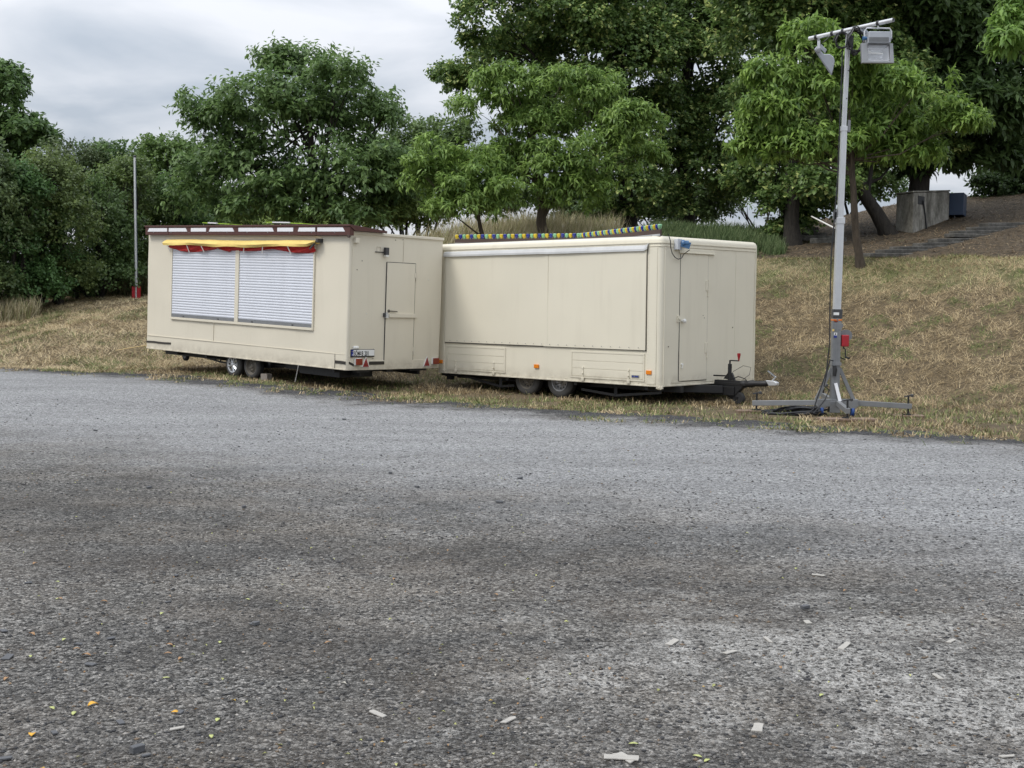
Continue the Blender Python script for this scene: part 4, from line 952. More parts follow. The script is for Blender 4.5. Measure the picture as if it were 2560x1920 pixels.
    # floodlight facing the lot
    yl_ = Y0 - .42; V = lambda x, y, yy=yl_: W(1980 + x / 7.373, 20 + y / 7.373, yy)
    f0, f1 = V(1268, 1028), V(1862, 650)
    fl = bd(MB().prism([(V(1395, 640).x, V(0, 645).z), (V(1800, 640).x, V(0, 645).z), (V(1800, 640).x, V(0, 430).z), (V(1395, 640).x, V(0, 430).z)], lambda u, v, hh: (u, hh, v), yl_ - .06, yl_ + .16), 'floodlight', M_LAMP, bevel=.012)
    tz, bz, x0, x1 = f1.z, f0.z, f0.x, f1.x; t_ = .035; yt, yb = yl_ + .02, yl_ - .06
    fr = MB()
    quad = lambda xa, xb, za, zb: [(xa, za), (xb, za), (xb, zb), (xa, zb)]
    yy = lambda z: yb + (yt - yb) * (z - bz) / (tz - bz)
    tilt = lambda u, v, hh: (u, yy(v) + hh, v)
    fr.prism(quad(x0, x0 + .085, bz, tz), tilt, -.02, .05).prism(quad(x1 - .05, x1, bz, tz), tilt, -.02, .05).prism(quad(x0 + .085, x1 - .05, bz, bz + .028), tilt, -.02, .05).prism(quad(x0 + .085, x1 - .05, tz - .022, tz), tilt, -.02, .05)
    bd(fr, 'lamp_frame', M_ALUD, fl, bevel=.004)
    rf = MB(); a = [(x0 + .085, bz + .028), (x1 - .05, bz + .028), (x1 - .05, tz - .022), (x0 + .085, tz - .022)]
    b = [(x0 + .14, bz + .10), (x1 - .11, bz + .10), (x1 - .11, tz - .07), (x0 + .14, tz - .07)]
    rf.add([tilt(u, v, .03) for u, v in a] + [tilt(u, v, .15) for u, v in b], [(0, 1, 5, 4), (1, 2, 6, 5), (2, 3, 7, 6), (3, 0, 4, 7), (4, 5, 6, 7)]); bd(rf, 'reflector', M_REFL, fl)
    zb_ = (bz + tz) / 2 + .02; bd(MB().tube([(x0 + .15, yl_ + .06, zb_), (x1 - .12, yl_ + .06, zb_ - .01)], .011, 8).tube([(x0 + .12, yl_ + .07, zb_ + .01), (x0 + .15, yl_ + .06, zb_)], .02, 8), 'lamp_tube', M_WHITE, fl, smooth=True)
    bd(MB().add([tilt(u, v, .006) for u, v in a], [(0, 1, 2, 3)]), 'front_glass', M_GLASS, fl)
    bk = [V(1355, 560), V(1355, 420), V(1400, 352), V(1820, 362), V(1852, 420), V(1850, 560)]
    bd(MB().tube([p + Vector((0, .05, 0)) for p in bk], .011, 8), 'bracket', M_ALU, fl, smooth=True)
    bd(MB().tube([V(1325, 545) + Vector((0, .05, 0)), V(1400, 545) + Vector((0, .05, 0))], [.03, .02], 12), 'adjusting_knob', M_BLUE, fl, smooth=True)
    bd(MB().tube([V(1795, 550) + Vector((0, .05, 0)), V(1850, 550) + Vector((0, .05, 0))], [.016, .028], 12), 'adjusting_knob', M_LAMP, fl, smooth=True)
    hp = L_ + (R2 - L_) * .83; bd(MB().tube([hp, hp + Vector((0, 0, -.06)), V(1600, 362) + Vector((0, .05, 0))], .012, 8), 'hanger', M_ALU, fl, smooth=True)
    for k in range(7): 
        z = V(0, 545 + k * 12).z; bd(MB().box(V(1400, 0).x + .01, V(1790, 0).x - .01, yl_ - .066, yl_ - .058, z - .003, z + .003), 'cooling_fin', M_ALUD, fl)
    # floodlight facing away to the side
    yc = Y0 + .45; U = lambda x, y: (W(1980 + x / 7.373, 20 + y / 7.373, yc).x, W(1980 + x / 7.373, 20 + y / 7.373, yc).z)
    rd_ = Vector(ray(2060, 130)); rd_ = rd_ / rd_.y
    pr = lambda pts, w0, w1: MB().prism([U(*p) for p in pts], lambda u, v, hh: (u + rd_.x * hh, yc + hh, v + rd_.z * hh), w0, w1)
    f2 = bd(pr([(412, 760), (465, 700), (520, 780), (590, 850), (700, 850), (770, 905), (785, 990), (750, 1160), (730, 1225), (700, 1195)], -.19, .19), 'floodlight', M_LAMP, bevel=.012)
    bd(pr([(405, 765), (430, 770), (740, 1215), (715, 1235)], -.21, .21), 'lamp_frame', M_ALUD, f2)
    bd(pr([(530, 660), (642, 770), (610, 840), (520, 750)], -.14, .14), 'gear_box', M_LAMP, f2, bevel=.008)
    bd(pr([(468, 590), (522, 590), (522, 790), (495, 805), (468, 790)], -.225, -.20), 'bracket', M_ALU, f2, bevel=.003)
    bd(pr([(468, 590), (522, 590), (522, 600), (468, 600)], -.225, .225).box(0, 0, 0, 0, 0, 0) if False else pr([(468, 590), (522, 590), (522, 604), (468, 604)], -.225, .225), 'bracket', M_ALU, f2)
    a = U(495, 785); bd(MB().lathe((a[0] - rd_.x * .225, yc - .225, a[1] - rd_.z * .225), (0, -1, 0), [(0, .03), (.02, .03), (.022, 0)], 14), 'bracket_bolt', M_ALUD, f2, smooth=True)
    a = U(495, 595); p = L_ + (R2 - L_) * .09; bd(MB().tube([p, (a[0], yc, a[1])], .014, 8), 'hanger', M_ALU, f2, smooth=True)
    bd(MB().tube([U(560, 640)[:1] + (yc,) + U(560, 640)[1:], (U(640, 580)[0], yc, U(640, 580)[1]), (U(750, 480)[0], yc - .1, U(750, 480)[1])], .008, 6), 'lamp_lead', M_CABLE, f2, smooth=True)
    bd(MB().tube([W(2086, 570), W(2029, 541, Y0 + 6)], .012, 6), 'guy_strap', M_STRAP, smooth=True)
    return boards
for (fx, fy, top), (lab, sx_, sy_, rz) in zip(mast(), (('dark weathered board under the jack foot beside the trailer coupling', .30, .10, .1), ('small flat board under the jack foot nearest the grass bank', .22, .13, -.1), ('wide brown board under the jack foot at the gravel edge', .38, .14, .05), ('flat board under the rear jack foot behind the mast', .25, .13, .6))):
    o = MB().box(-sx_, sx_, -sy_, sy_, -.033, 0).build('wooden_board', M_WOOD, None, bevel=.004); o.location = (fx, fy, top); o.rotation_euler = (0, 0, rz)
    tag(o, lab, 'board')
# coil of cable on the grass
p = hit(1840 + 670 / 4.608, 860 + 815 / 4.608); pts = []
for k in range(260):
    a = k * .33; q = .06 * math.sin(k * .71)
    pts.append((p[0] + (.40 + q) * math.cos(a) + .02 * math.sin(k * 2.1), p[1] + (.24 + q * .8) * math.sin(a), p[2] + .015 + .10 * (k / 260) * (0.6 + .4 * math.sin(a + 1)) + .01 * math.sin(k * 1.3)))
pts += [tuple(WP(2020, 1035, 18.1)), tuple(WP(2034, 1022, 18.15))]
o = MB().tube(pts, .011, 6).build('cable_coil', M_CABLE, None, True, org=tuple(p)); o.location = tuple(p); tag(o, 'coil of black cable lying on the grass beside the lamp mast base', 'cable')

# ------------------------------------------------------------------ flagpole, block house, steps, odds and ends
Yf = 36.0; b = WP(341, 745, Yf); gz = float(ground_z(b[0], b[1])); fo = (b[0], b[1], gz - .05)
fp = thing('flagpole', 'slim bare aluminium flagpole with red foot on the grass mound', 'flagpole', fo)
t = WP(337, 394, Yf)
MB().tube([(b[0], b[1], gz - .05), (b[0], b[1], gz + .6), tuple(t)], [.042, .040, .032], 14).build('pole', M_POLE, fp, True, org=fo)
MB().lathe(tuple(t), (0, 0, 1), [(0, .033), (.02, .045), (.05, .04), (.07, 0)], 14).build('pole_cap', M_DK, fp, True, org=fo)
MB().tube([(b[0] + .05, b[1] - .03, gz + .55), (b[0] + .045, b[1] - .03, (gz + t[2]) / 2), (t[0] + .04, t[1] - .03, t[2] - .1)], .006, 6).build('halyard', M_BLUEB, fp, True, org=fo)
for s_ in (-1, 1): MB().box(b[0] + s_ * .07 - .04, b[0] + s_ * .07 + .04, b[1] - .06, b[1] + .06, gz - .08, gz + .33).build('ground_bracket', M_REDP, fp, bevel=.006, org=fo)

Pq = Z(1840, 440, 3.072)
# concrete block house set into the slope
c0 = hit(*Pq(1355, 440)); Yc = c0[1]
cl = WP(*Pq(1225, 420), Yc + .9); cr = WP(*Pq(1635, 345), Yc + 1.9)
tz = WP(*Pq(1400, 130), Yc)[2]; tl = WP(*Pq(1222, 145), Yc + .9); trr = WP(*Pq(1625, 120), Yc + 1.9)
ci = thing('concrete_cistern', 'stained grey concrete block with a dark notch, half buried in the slope', 'concrete block', (c0[0], c0[1], c0[2] - .6)); oo = (c0[0], c0[1], c0[2] - .6)
bk = (cl[0] + cr[0] - c0[0], cl[1] + cr[1] - c0[1])
foot = [(c0[0], c0[1]), (cr[0], cr[1]), bk, (cl[0], cl[1])]
mb = MB(); zlow = c0[2] - .6; tops = [tz, trr[2], trr[2] + .03, tl[2]]
mb.add([(x, y, zlow) for x, y in foot] + [(x, y, z) for (x, y), z in zip(foot, tops)], [(0, 3, 2, 1), (4, 5, 6, 7), (0, 1, 5, 4), (1, 2, 6, 5), (2, 3, 7, 6), (3, 0, 4, 7)])
mb.build('wall', M_CONC, ci, bevel=.03, org=oo)
mb = MB(); cen = (sum(x for x, y in foot) / 4, sum(y for x, y in foot) / 4)
fo2 = [(cen[0] + (x - cen[0]) * 1.03, cen[1] + (y - cen[1]) * 1.03) for x, y in foot]
mb.add([(x, y, z + .004) for (x, y), z in zip(fo2, tops)] + [(x, y, z + .05) for (x, y), z in zip(fo2, tops)], [(0, 3, 2, 1), (4, 5, 6, 7), (0, 1, 5, 4), (1, 2, 6, 5), (2, 3, 7, 6), (3, 0, 4, 7)])
mb.build('cover_slab', M_CONC, ci, bevel=.015, org=oo)
d = Vector((cr[0] - c0[0], cr[1] - c0[1], 0)); ln = d.length; d.normalize(); nv = Vector((d.y, -d.x, 0))
p = Vector((c0[0], c0[1], tz - .16)) + d * (ln * .12) + nv * .004
MB().bar(p + d * 0, p + d * .42, .012, .22, (0, 0, 1)).build('notch', M_BLACK, ci, org=oo)
pts = [p + d * .3 + nv * .02, p + d * .38 + nv * .05 + Vector((0, 0, -.4)), p + d * .55 + nv * .06 + Vector((0, 0, -1.0)), p + d * 1.0 + nv * .3 + Vector((0, 0, -1.35))]
MB().tube(pts, .022, 6).build('cable', M_CABLE, ci, True, org=oo)
# blue sheet cabinet
e = Vector((cr[0], cr[1], 0)) + d * .08 + nv * .1
bz0, bz1 = WP(*Pq(1640, 300), cr[1])[2], WP(*Pq(1640, 128), cr[1])[2]; gB = float(ground_z(e.x, e.y))
bo = (e.x, e.y, gB); bc = thing('blue_cabinet', 'dark blue sheet metal cabinet on thin legs beside the concrete block', 'cabinet', bo)
MB().bar(e + Vector((0, 0, (bz0 + bz1) / 2)), e + d * .5 + nv * -.1 + Vector((0, 0, (bz0 + bz1) / 2 - .03)), .5, bz1 - bz0).build('box', M_BLUEB, bc, bevel=.01, org=bo)
for t_ in (.06, .44):
    q = e + d * t_; g0 = float(ground_z(q.x, q.y)); MB().tube([(q.x, q.y, g0 - .1), (q.x, q.y, bz0 + .02)], .025, 8).build('leg', M_DK, bc, True, org=bo)
q = Vector((c0[0], c0[1], 0)) + d * (ln * .75) - nv * .6
o = MB().tube([(0, 0, 0), (.02, 0, 2.6)], .035, 8).build('rusty_pipe', M_RUST, None, True); o.location = (q.x, q.y, tz + .0); tag(o, 'thin rusty upright pipe standing on top of the concrete block', 'pipe')
# stone steps: each tread a stone of its own
def steps(name, label, pix, wid, hgt, dep, along):
    pts = [hit(*q) for q in pix]; o0 = tuple(pts[0]); st = thing(name, label, 'steps', o0)
    for k, p in enumerate(pts):
        jit = random.uniform(-.06, .06); a = Vector(along).normalized()
        c = Vector(p) + Vector((random.uniform(-.15, .15), 0, hgt * random.uniform(-.1, .2)))
        ws = wid * random.uniform(.9, 1.08)
        MB().bar(c - a * (ws / 2) + Vector((0, 0, jit * .3)), c + a * (ws / 2) + Vector((0, 0, -jit * .3)), dep, hgt).build('step', M_STONE, st, bevel=.02, org=o0)
    return st
steps('stone_steps', 'dark stone steps descending past the ivy-clad trunk', [Pq(75 + 600 * t, 252 + 255 * t) for t in np.linspace(.12, 1, 12)], 1.0, .15, .42, (1, -.25, 0))
steps('stone_steps', 'broken grey stone steps climbing the bank below the concrete block', [Pq(1260 + 880 * t, 612 - 232 * t) for t in np.linspace(0, 1, 9)], 1.9, .10, .34, (1, .5, .04))
# hollow block chock, stick, straw
p = TA.world((-2.44, .16, 0)); g0 = float(ground_z(p[0], p[1], False))
mb = MB(); mb.box(-.09, .09, -.06, -.035, 0, .12).box(-.09, .09, .035, .06, 0, .12)
for x in (-.08, -.015, .06): mb.box(x - .01, x + .02, -.036, .036, 0, .12)
o = mb.build('wheel_chock', M_BRICK, None, bevel=.004); o.location = (p[0], p[1], g0 - .005); o.rotation_euler = (0, 0, -.7); tag(o, 'hollow clay block wedged behind the snack trailer wheel', 'brick')
a = hit(289, 877); b_ = TA.world((-LA - .02, .6, .10)); b_ = WP(372, 862, a[1] + .2)
o = MB().tube([(0, 0, .01), tuple(np.array(b_) - a)], .009, 6).build('bamboo_stick', M_STICK, None, True); o.location = tuple(a); tag(o, 'pale bamboo stick propped low against the snack trailer corner', 'stick')

# ------------------------------------------------------------------ trees
def unit(v): return v / np.maximum(np.linalg.norm(v, axis=-1, keepdims=True), 1e-9)
def leafgeo(B, D, Nn, ln, wd, fold, kind):
    """B base points, D directions, Nn normals (unit); returns V, T"""
    S = unit(np.cross(D, Nn)); n = len(B); ln = ln[:, None]; wd = wd[:, None]
    if kind == 'long':
        mid = B + D * ln * .5 + Nn * ln * .04
        V = np.stack([B, mid + S * wd * .5 + Nn * wd * fold, mid, mid - S * wd * .5 + Nn * wd * fold, B + D * ln - Nn * ln * .16], 1)
        T = np.array([(0, 2, 1), (0, 3, 2), (1, 2, 4), (2, 3, 4)])
    else:
        mid = B + D * ln * .5
        V = np.stack([B, mid + S * wd * .5 + Nn * wd * fold, B + D * ln, mid - S * wd * .5 + Nn * wd * fold], 1)
        T = np.array([(0, 2, 1), (0, 3, 2)])
    k = V.shape[1]; TT = (np.arange(n)[:, None, None] * k + T[None]).reshape(-1, 3)
    return V.reshape(-1, 3), TT, k
TRI = [0]
def crown(lobes, twigs_per, leaves_per, ln, wd, colA, colB, kind, hole=.42, hs=1.1, shell_lo=.5, droop=.5, upb=.35, seed=0, tip=None, twl=.25, sprays=5, gain=2.3):
    """lobes: (centre, (rx, ry, rz)); returns leaf arrays"""
    rg = np.random.default_rng(seed); Bs, Ds, Ns, Cs = [], [], [], []
    sat = []
    for (c, r) in lobes:
        for k in range(sprays):
            u = unit(rg.normal(size=3)); u[2] = abs(u[2]) * .9 if rg.random() < .75 else u[2]; r = np.array(r); q = .26 + .2 * rg.random()
            sat.append((np.array(c) + u * r * (.92 + .22 * rg.random()), (max(.25, r[0] * q), max(.25, r[1] * q), max(.18, r[2] * q * .8))))
    lobes = list(lobes) + sat
    for (c, r) in lobes:
        c = np.array(c); r = np.array(r)
        area = 4 * math.pi * ((r[0] * r[1]) ** 1.6 / 3 + (r[0] * r[2]) ** 1.6 / 3 + (r[1] * r[2]) ** 1.6 / 3) ** (1 / 1.6)
        nt_ = int(area * twigs_per)
        u = unit(rg.normal(size=(nt_, 3))); u[:, 2] = np.where(u[:, 2] < -.5, -u[:, 2] * rg.random(nt_), u[:, 2]); u = unit(u)
        lump = .74 + .5 * vnoise(u[:, 0] * 2.6 + c[0], u[:, 1] * 2.6 + c[1], u[:, 2] * 2.6 + c[2])
        rad = (shell_lo + (1 - shell_lo) * rg.random(nt_) ** .6) * lump
        P = c + u * r * rad[:, None]
        keep = vnoise(P[:, 0] * hs, P[:, 1] * hs, P[:, 2] * hs * 1.2) * .65 + vnoise(P[:, 0] * hs * 2.7, P[:, 1] * hs * 2.7, P[:, 2] * hs * 2.7) * .35 > hole
        P, u = P[keep], u[keep]; nt_ = len(P)
        ax_ = unit(u * [1, 1, .6] + rg.normal(size=(nt_, 3)) * .45 + [0, 0, upb])
        tw = rg.random(nt_)
        for j in range(leaves_per):
            o = unit(np.cross(ax_, rg.normal(size=(nt_, 3)) + 1e-3))
            D = unit(ax_ * (.25 + .6 * rg.random((nt_, 1))) + o * 1.0 + np.array([0, 0, -1]) * droop * (.4 + rg.random((nt_, 1))))
            Nn = np.array([0, 0, 1.]) + rg.normal(size=(nt_, 3)) * .35 + u * .5; Nn = unit(Nn - D * (Nn * D).sum(1, keepdims=True))
            Bs.append(P + ax_ * (twl * (j / leaves_per)) + rg.normal(size=(nt_, 3)) * twl * .12); Ds.append(D); Ns.append(Nn)
            mixf = np.clip(.55 * tw + .45 * rg.random(nt_) + .0, 0, 1)[:, None]
            col = np.array(colA) * (1 - mixf) + np.array(colB) * mixf
            if tip is not None:
                q = (rg.random(nt_) < tip[1])[:, None] & (tw > .45)[:, None]; col = np.where(q, np.array(tip[0]), col)
            Cs.append(col * gain * (.78 + .44 * rg.random((nt_, 1))))
    B = np.concatenate(Bs); D = np.concatenate(Ds); N_ = np.concatenate(Ns); C = np.concatenate(Cs); n = len(B)
    return B, D, N_, C, ln * (.7 + .55 * rg.random(n)), wd * (.75 + .5 * rg.random(n)), kind
def limb_mesh(base, top, r0, lobes, bend=.15, seed=0, rt=None, per=2, lo=.35):
    rd = random.Random(seed); base, top = Vector(base), Vector(top); mb = MB()
    side = Vector((rd.uniform(-1, 1), rd.uniform(-1, 1), 0)) * bend * (top - base).length * .3
    tp = []
    for k in range(9):
        t = k / 8; tp.append(base.lerp(top, t) + side * math.sin(math.pi * t) + Vector((rd.uniform(-1, 1), rd.uniform(-1, 1), 0)) * r0 * .25)
    rt = rt or r0 * .3; rs = [r0 * 1.35 if k == 0 else r0 + (rt - r0) * (k / 8) for k in range(9)]
    mb.tube(tp, rs, 12)
    for (c, r) in lobes:
        c = Vector([float(v) for v in c])
        j = rd.uniform(lo, .97); i = min(7, int(j * 8)); s = tp[i]; rr = rs[i] * .42
        m1 = s.lerp(c, .45) + Vector((0, 0, -.08 * (c - s).length)); m2 = s.lerp(c, .75)
        mb.tube([s, m1, m2, c], [rr, rr * .6, rr * .4, rr * .18], 7)
        for q in range(per):
            e = c + Vector((rd.uniform(-1, 1) * r[0], rd.uniform(-1, 1) * r[1], rd.uniform(-.5, 1) * r[2])) * .85
            mb.tube([m1.lerp(m2, rd.random()), m2.lerp(e, .55) + Vector((0, 0, .05)), e], [rr * .35, rr * .2, rr * .06], 5)
    return mb
def tree(name, label, cat, base, top, r0, lobes, cr, bark, group=None, bend=.15, seed=0, singles=0, rt=None, per=2, lo=.35):
    base = np.array(base, float); ro = thing(name, label, cat, tuple(base), group)
    limb_mesh(base, top, r0, lobes, bend, seed, rt, per, lo).build('trunk', bark, ro, True, org=tuple(base))
    B, D, N_, C, ln, wd, kind = cr
    if singles:
        Q = (B + D * (ln * .5)[:, None] - CAM) @ RCW.T.T if False else (B - CAM)
        cam_ = (B - CAM) @ RCW; px = 1280 + FPX * cam_[:, 0] / cam_[:, 2]; py = 960 + FPX * cam_[:, 1] / cam_[:, 2]
        tipc = (B + D * ln[:, None] - CAM) @ RCW; qx = 1280 + FPX * tipc[:, 0] / tipc[:, 2]; qy = 960 + FPX * tipc[:, 1] / tipc[:, 2]
        size = np.hypot(px - qx, py - qy) * np.abs((N_ * unit(CAM - B)).sum(1)) * ((px > 0) & (px < 2560) & (py > 0)) * (np.linalg.norm(B - CAM, axis=1) < np.percentile(np.linalg.norm(B - CAM, axis=1), 35))
        idx = np.argsort(-size)[:singles]; rest = np.ones(len(B), bool); rest[idx] = False
        pal = {}
        for i in idx:
            key = int(rng.integers(0, 12))
            if key not in pal:
                V, T, k = leafgeo(np.zeros((1, 3)), np.array([[1., 0, 0]]), np.array([[0, 0, 1.]]), np.ones(1), np.array([.30]), .22, kind)
                o = npmesh('leaf', V, T, M_LEAF, np.repeat(C[i:i + 1], k, 0), ro); pal[key] = o
            else: o = same(pal[key], 'leaf', ro)
            S = np.cross(N_[i], D[i]); mm = Matrix.Identity(4)
            for r in range(3): mm[r][0] = D[i][r] * ln[i]; mm[r][1] = S[r] * ln[i]; mm[r][2] = N_[i][r] * ln[i]; mm[r][3] = B[i][r] - base[r]
            o.matrix_local = mm
        B, D, N_, C, ln, wd = B[rest], D[rest], N_[rest], C[rest], ln[rest], wd[rest]
    V, T, k = leafgeo(B, D, N_, ln, wd, .22, kind); TRI[0] += len(T)
    o = npmesh('crown', V - base, T, M_LEAF, np.repeat(C, k, 0), ro)
    tag(o, kind='stuff')
    return ro
def LB_(lst, Y, dz=1.0, jy=.5, seed=1):
    rd = random.Random(seed); out = []
    for (px, py, rx, ry) in lst:
        yy = Y + rd.uniform(-jy, jy); c = WP(px, py, yy); k = yy / FPX
        out.append((c, (rx * k, min(max(rx, ry) * k, 2.6) * dz, ry * k)))
    return out
def gbase(px, Y, dz=-.05): p = WP(px, 700, Y); return (p[0], Y, float(ground_z(p[0], Y)) + dz)

DK1, DK2 = (.026, .048, .016), (.105, .155, .045)
# walnut-like tree behind the snack trailer
lb = LB_([(770, 190, 105, 75), (690, 165, 60, 50), (850, 190, 75, 55), (640, 265, 110, 85), (900, 285, 110, 80), (560, 320, 85, 60), (770, 330, 190, 120), (960, 290, 35, 25), (500, 262, 42, 24), (515, 305, 38, 22), (620, 430, 150, 85), (880, 440, 160, 90), (540, 420, 80, 60), (990, 430, 60, 60), (760, 500, 200, 70), (560, 520, 90, 50), (960, 520, 90, 50), (1030, 500, 60, 45), (480, 480, 60, 50), (660, 540, 110, 35), (860, 545, 110, 30)], 37, .8, 1.0, 2)
tree('walnut_tree', 'broad dark green tree standing behind the snack trailer against the sky', 'tree', gbase(770, 37), WP(765, 260, 37), .2, lb,
     crown([(c, tuple(.92 * v for v in r)) for c, r in lb], 17, 10, .19, .09, (.032, .058, .022), (.105, .155, .052), 'flat', .42, 1.9, .25, .8, .25, 21, twl=.36, sprays=4), M_BARK, None, .1, 2, per=4)
# sweet chestnuts
CH1, CH2 = (.050, .096, .024), (.205, .29, .072)
lb = LB_([(1290, 225, 100, 60), (1400, 215, 80, 50), (1225, 290, 95, 75), (1490, 240, 70, 55), (1350, 320, 130, 80), (1560, 320, 85, 65), (1500, 410, 110, 75), (1610, 400, 45, 35), (1330, 430, 130, 70), (1440, 490, 95, 50), (1250, 400, 85, 60)], 31, .7, .7, 3)
tree('sweet_chestnut', 'mid green sweet chestnut with drooping leaves behind the roof lamp caps', 'tree', gbase(1362, 31), WP(1330, 300, 31), .15, lb,
     crown([(c, tuple(.9 * v for v in r)) for c, r in lb], 40, 8, .175, .052, CH1, CH2, 'long', .40, 1.5, .35, .75, .5, 22, twl=.16, gain=1.65), M_BARK2, 'sweet chestnuts on the bank', .1, 5, per=3)
lb = LB_([(1150, 415, 95, 65), (1105, 470, 70, 50), (1215, 490, 95, 50), (1170, 530, 85, 35), (1060, 440, 45, 40)], 30, .7, .6, 4)
tree('sweet_chestnut', 'small sweet chestnut on a thin leaning stem between the two trailers', 'tree', gbase(1222, 30), WP(1170, 440, 30), .075, lb,
     crown(lb, 40, 8, .175, .052, CH1, CH2, 'long', .40, 1.6, .3, .75, .5, 23, twl=.16, gain=1.65), M_BARK2, 'sweet chestnuts on the bank', .1, 6, per=3)
lb = LB_([(2020, 125, 60, 70), (1965, 205, 80, 70), (1915, 300, 70, 65), (1890, 385, 40, 40), (2060, 235, 115, 85), (2205, 225, 80, 60), (2300, 225, 70, 50), (2350, 295, 85, 60), (2200, 325, 125, 70), (2060, 360, 105, 55), (2260, 385, 100, 45), (2400, 320, 40, 40), (1985, 375, 70, 50), (2120, 160, 60, 50)], 25.6, .7, .5, 5)
bs = hit(2150, 664)
tree('sweet_chestnut', 'bright green young sweet chestnut with long leaves behind the lamp mast', 'tree', (bs[0], bs[1], bs[2] - .06), WP(2128, 360, 25.7), .085, lb,
     crown([(c, tuple(.9 * v for v in r)) for c, r in lb], 50, 8, .185, .054, (.048, .096, .022), (.21, .30, .068), 'long', .38, 1.7, .3, .75, .55, 24, twl=.16, gain=1.65), M_BARK2, 'sweet chestnuts on the bank', .12, 7, 300, rt=.05, per=2, lo=.8)
lb = LB_([(2560, 60, 70, 40), (2620, 0, 110, 70), (2700, 120, 110, 80), (2520, 100, 35, 22), (2680, 250, 90, 70)], 24, .7, .3, 6)
tree('sweet_chestnut', 'pale green chestnut branch tip reaching in beside the dark horse chestnut', 'tree', gbase(2720, 24), WP(2690, 120, 24), .12, lb,
     crown(lb, 20, 8, .22, .07, (.07, .13, .03), (.17, .26, .06), 'long', .33, 1.4, .3, .7, .5, 25, twl=.16, gain=1.65), M_BARK2, 'sweet chestnuts on the bank', .1, 8)
# big lindens
LT = ((.27, .30, .11), .20)
def linden(lab, px, Y, lst, seed, r0, toppx, twd=29, leaf=.13, tip=LT, base=None, colA=DK1, colB=DK2, hole=.32, per=2):
    lb = LB_(lst, Y, .75, 1.6, seed); b0 = base if base is not None else gbase(px, Y)
    tree('linden_tree', lab, 'tree', b0, WP(*toppx, Y), r0, lb, crown(lb, twd, 9, leaf, leaf * .86, colA, colB, 'flat', hole, .8, .5, .7, .2, seed + 40, tip, .3), M_BARK, 'tall dark lindens on the slope', .06, seed, per=per)
linden('tall dark linden behind the sweet chestnut, leftmost branches hanging against the sky', 1575, 42,
       [(1250, 45, 110, 75), (1185, 195, 65, 30), (1125, 195, 35, 20), (1300, 150, 100, 75), (1215, 110, 50, 35), (1420, 60, 150, 120), (1560, 150, 160, 140), (1640, 330, 130, 110), (1560, 470, 100, 70), (1400, -120, 220, 130), (1600, -130, 220, 150), (1430, 260, 130, 90), (1490, 540, 60, 35)], 31, .27, (1560, 0))
linden('tall dark linden with a thick straight trunk beside the green weed bank', 1716, 44,
       [(1720, 100, 160, 170), (1820, 290, 120, 120), (1740, 430, 130, 80), (1850, 80, 140, 140), (1760, -140, 240, 150), (1860, 400, 70, 60), (1690, 520, 60, 40), (1800, 490, 50, 35)], 32, .29, (1720, 0))
b0 = hit(1978, 611)
linden('dark linden with ivy on its trunk beside the stone steps', 1980, float(b0[1]),
       [(1990, 60, 190, 140), (2010, 300, 170, 110), (1950, 440, 100, 50), (2050, 460, 80, 45), (1930, 500, 40, 30), (2030, 520, 40, 30), (1990, 560, 24, 40), (2050, -140, 240, 140), (1955, 590, 22, 22)], 33, .21, (1975, 100), base=(b0[0], b0[1], b0[2] - .1), twd=27)
b0 = hit(2232, 588)
linden('big dark linden with a strongly leaning trunk beside the concrete block', 2232, float(b0[1]) + .3,
       [(2120, 120, 160, 120), (2150, 300, 190, 120), (2260, 390, 120, 60), (2100, 420, 100, 50), (2230, 0, 180, 120), (2180, -140, 220, 110)], 34, .22, (2075, 330), base=(b0[0], b0[1] + .3, b0[2] - .1))
def broad(name, lab, px, Y, lst, seed, r0, toppx, leaf, wid, cA, cB, twd, hole, grp=None, dz=.75, per=2, kind='flat', lp=8):
    lb = LB_(lst, Y, dz, 1.2, seed)
    return tree(name, lab, 'tree', gbase(px, Y), WP(*toppx, Y), r0, lb, crown(lb, twd, lp, leaf, wid, cA, cB, kind, hole, .9, .45, .7, .25, seed + 60, None, .3), M_BARK, grp, .08, seed, per=per)
broad('horse_chestnut', 'dark horse chestnut spreading above the concrete block', 2285, 35.5,
      [(2350, 80, 190, 130), (2480, 190, 150, 120), (2400, 300, 170, 90), (2550, 330, 110, 80), (2300, 200, 130, 110), (2550, 60, 150, 120), (2330, 400, 90, 40), (2480, 400, 80, 35), (2420, -100, 260, 130)], 41, .32, (2330, 100), .28, .12, (.018, .034, .012), (.062, .095, .030), 24, .35)
broad('hornbeam_tree', 'very dark tree with a straight trunk on the crest beyond the blue cabinet', 2516, 41,
      [(2540, 420, 90, 55), (2490, 480, 45, 35), (2570, 500, 55, 40), (2600, 430, 100, 80), (2540, 540, 45, 20)], 42, .3, (2520, 380), .15, .10, (.014, .026, .010), (.045, .07, .024), 34, .33)
broad('poplar_tree', 'tall dark tree rising above the far end of the hedge', -30, 46,
      [(0, 245, 50, 55), (-60, 220, 90, 90), (45, 330, 70, 45), (95, 350, 45, 30), (-40, 380, 120, 80), (20, 200, 25, 25), (-90, 500, 140, 90), (30, 440, 90, 60)], 43, .25, (-30, 250), .20, .13, (.026, .05, .018), (.08, .125, .04), 20, .38)
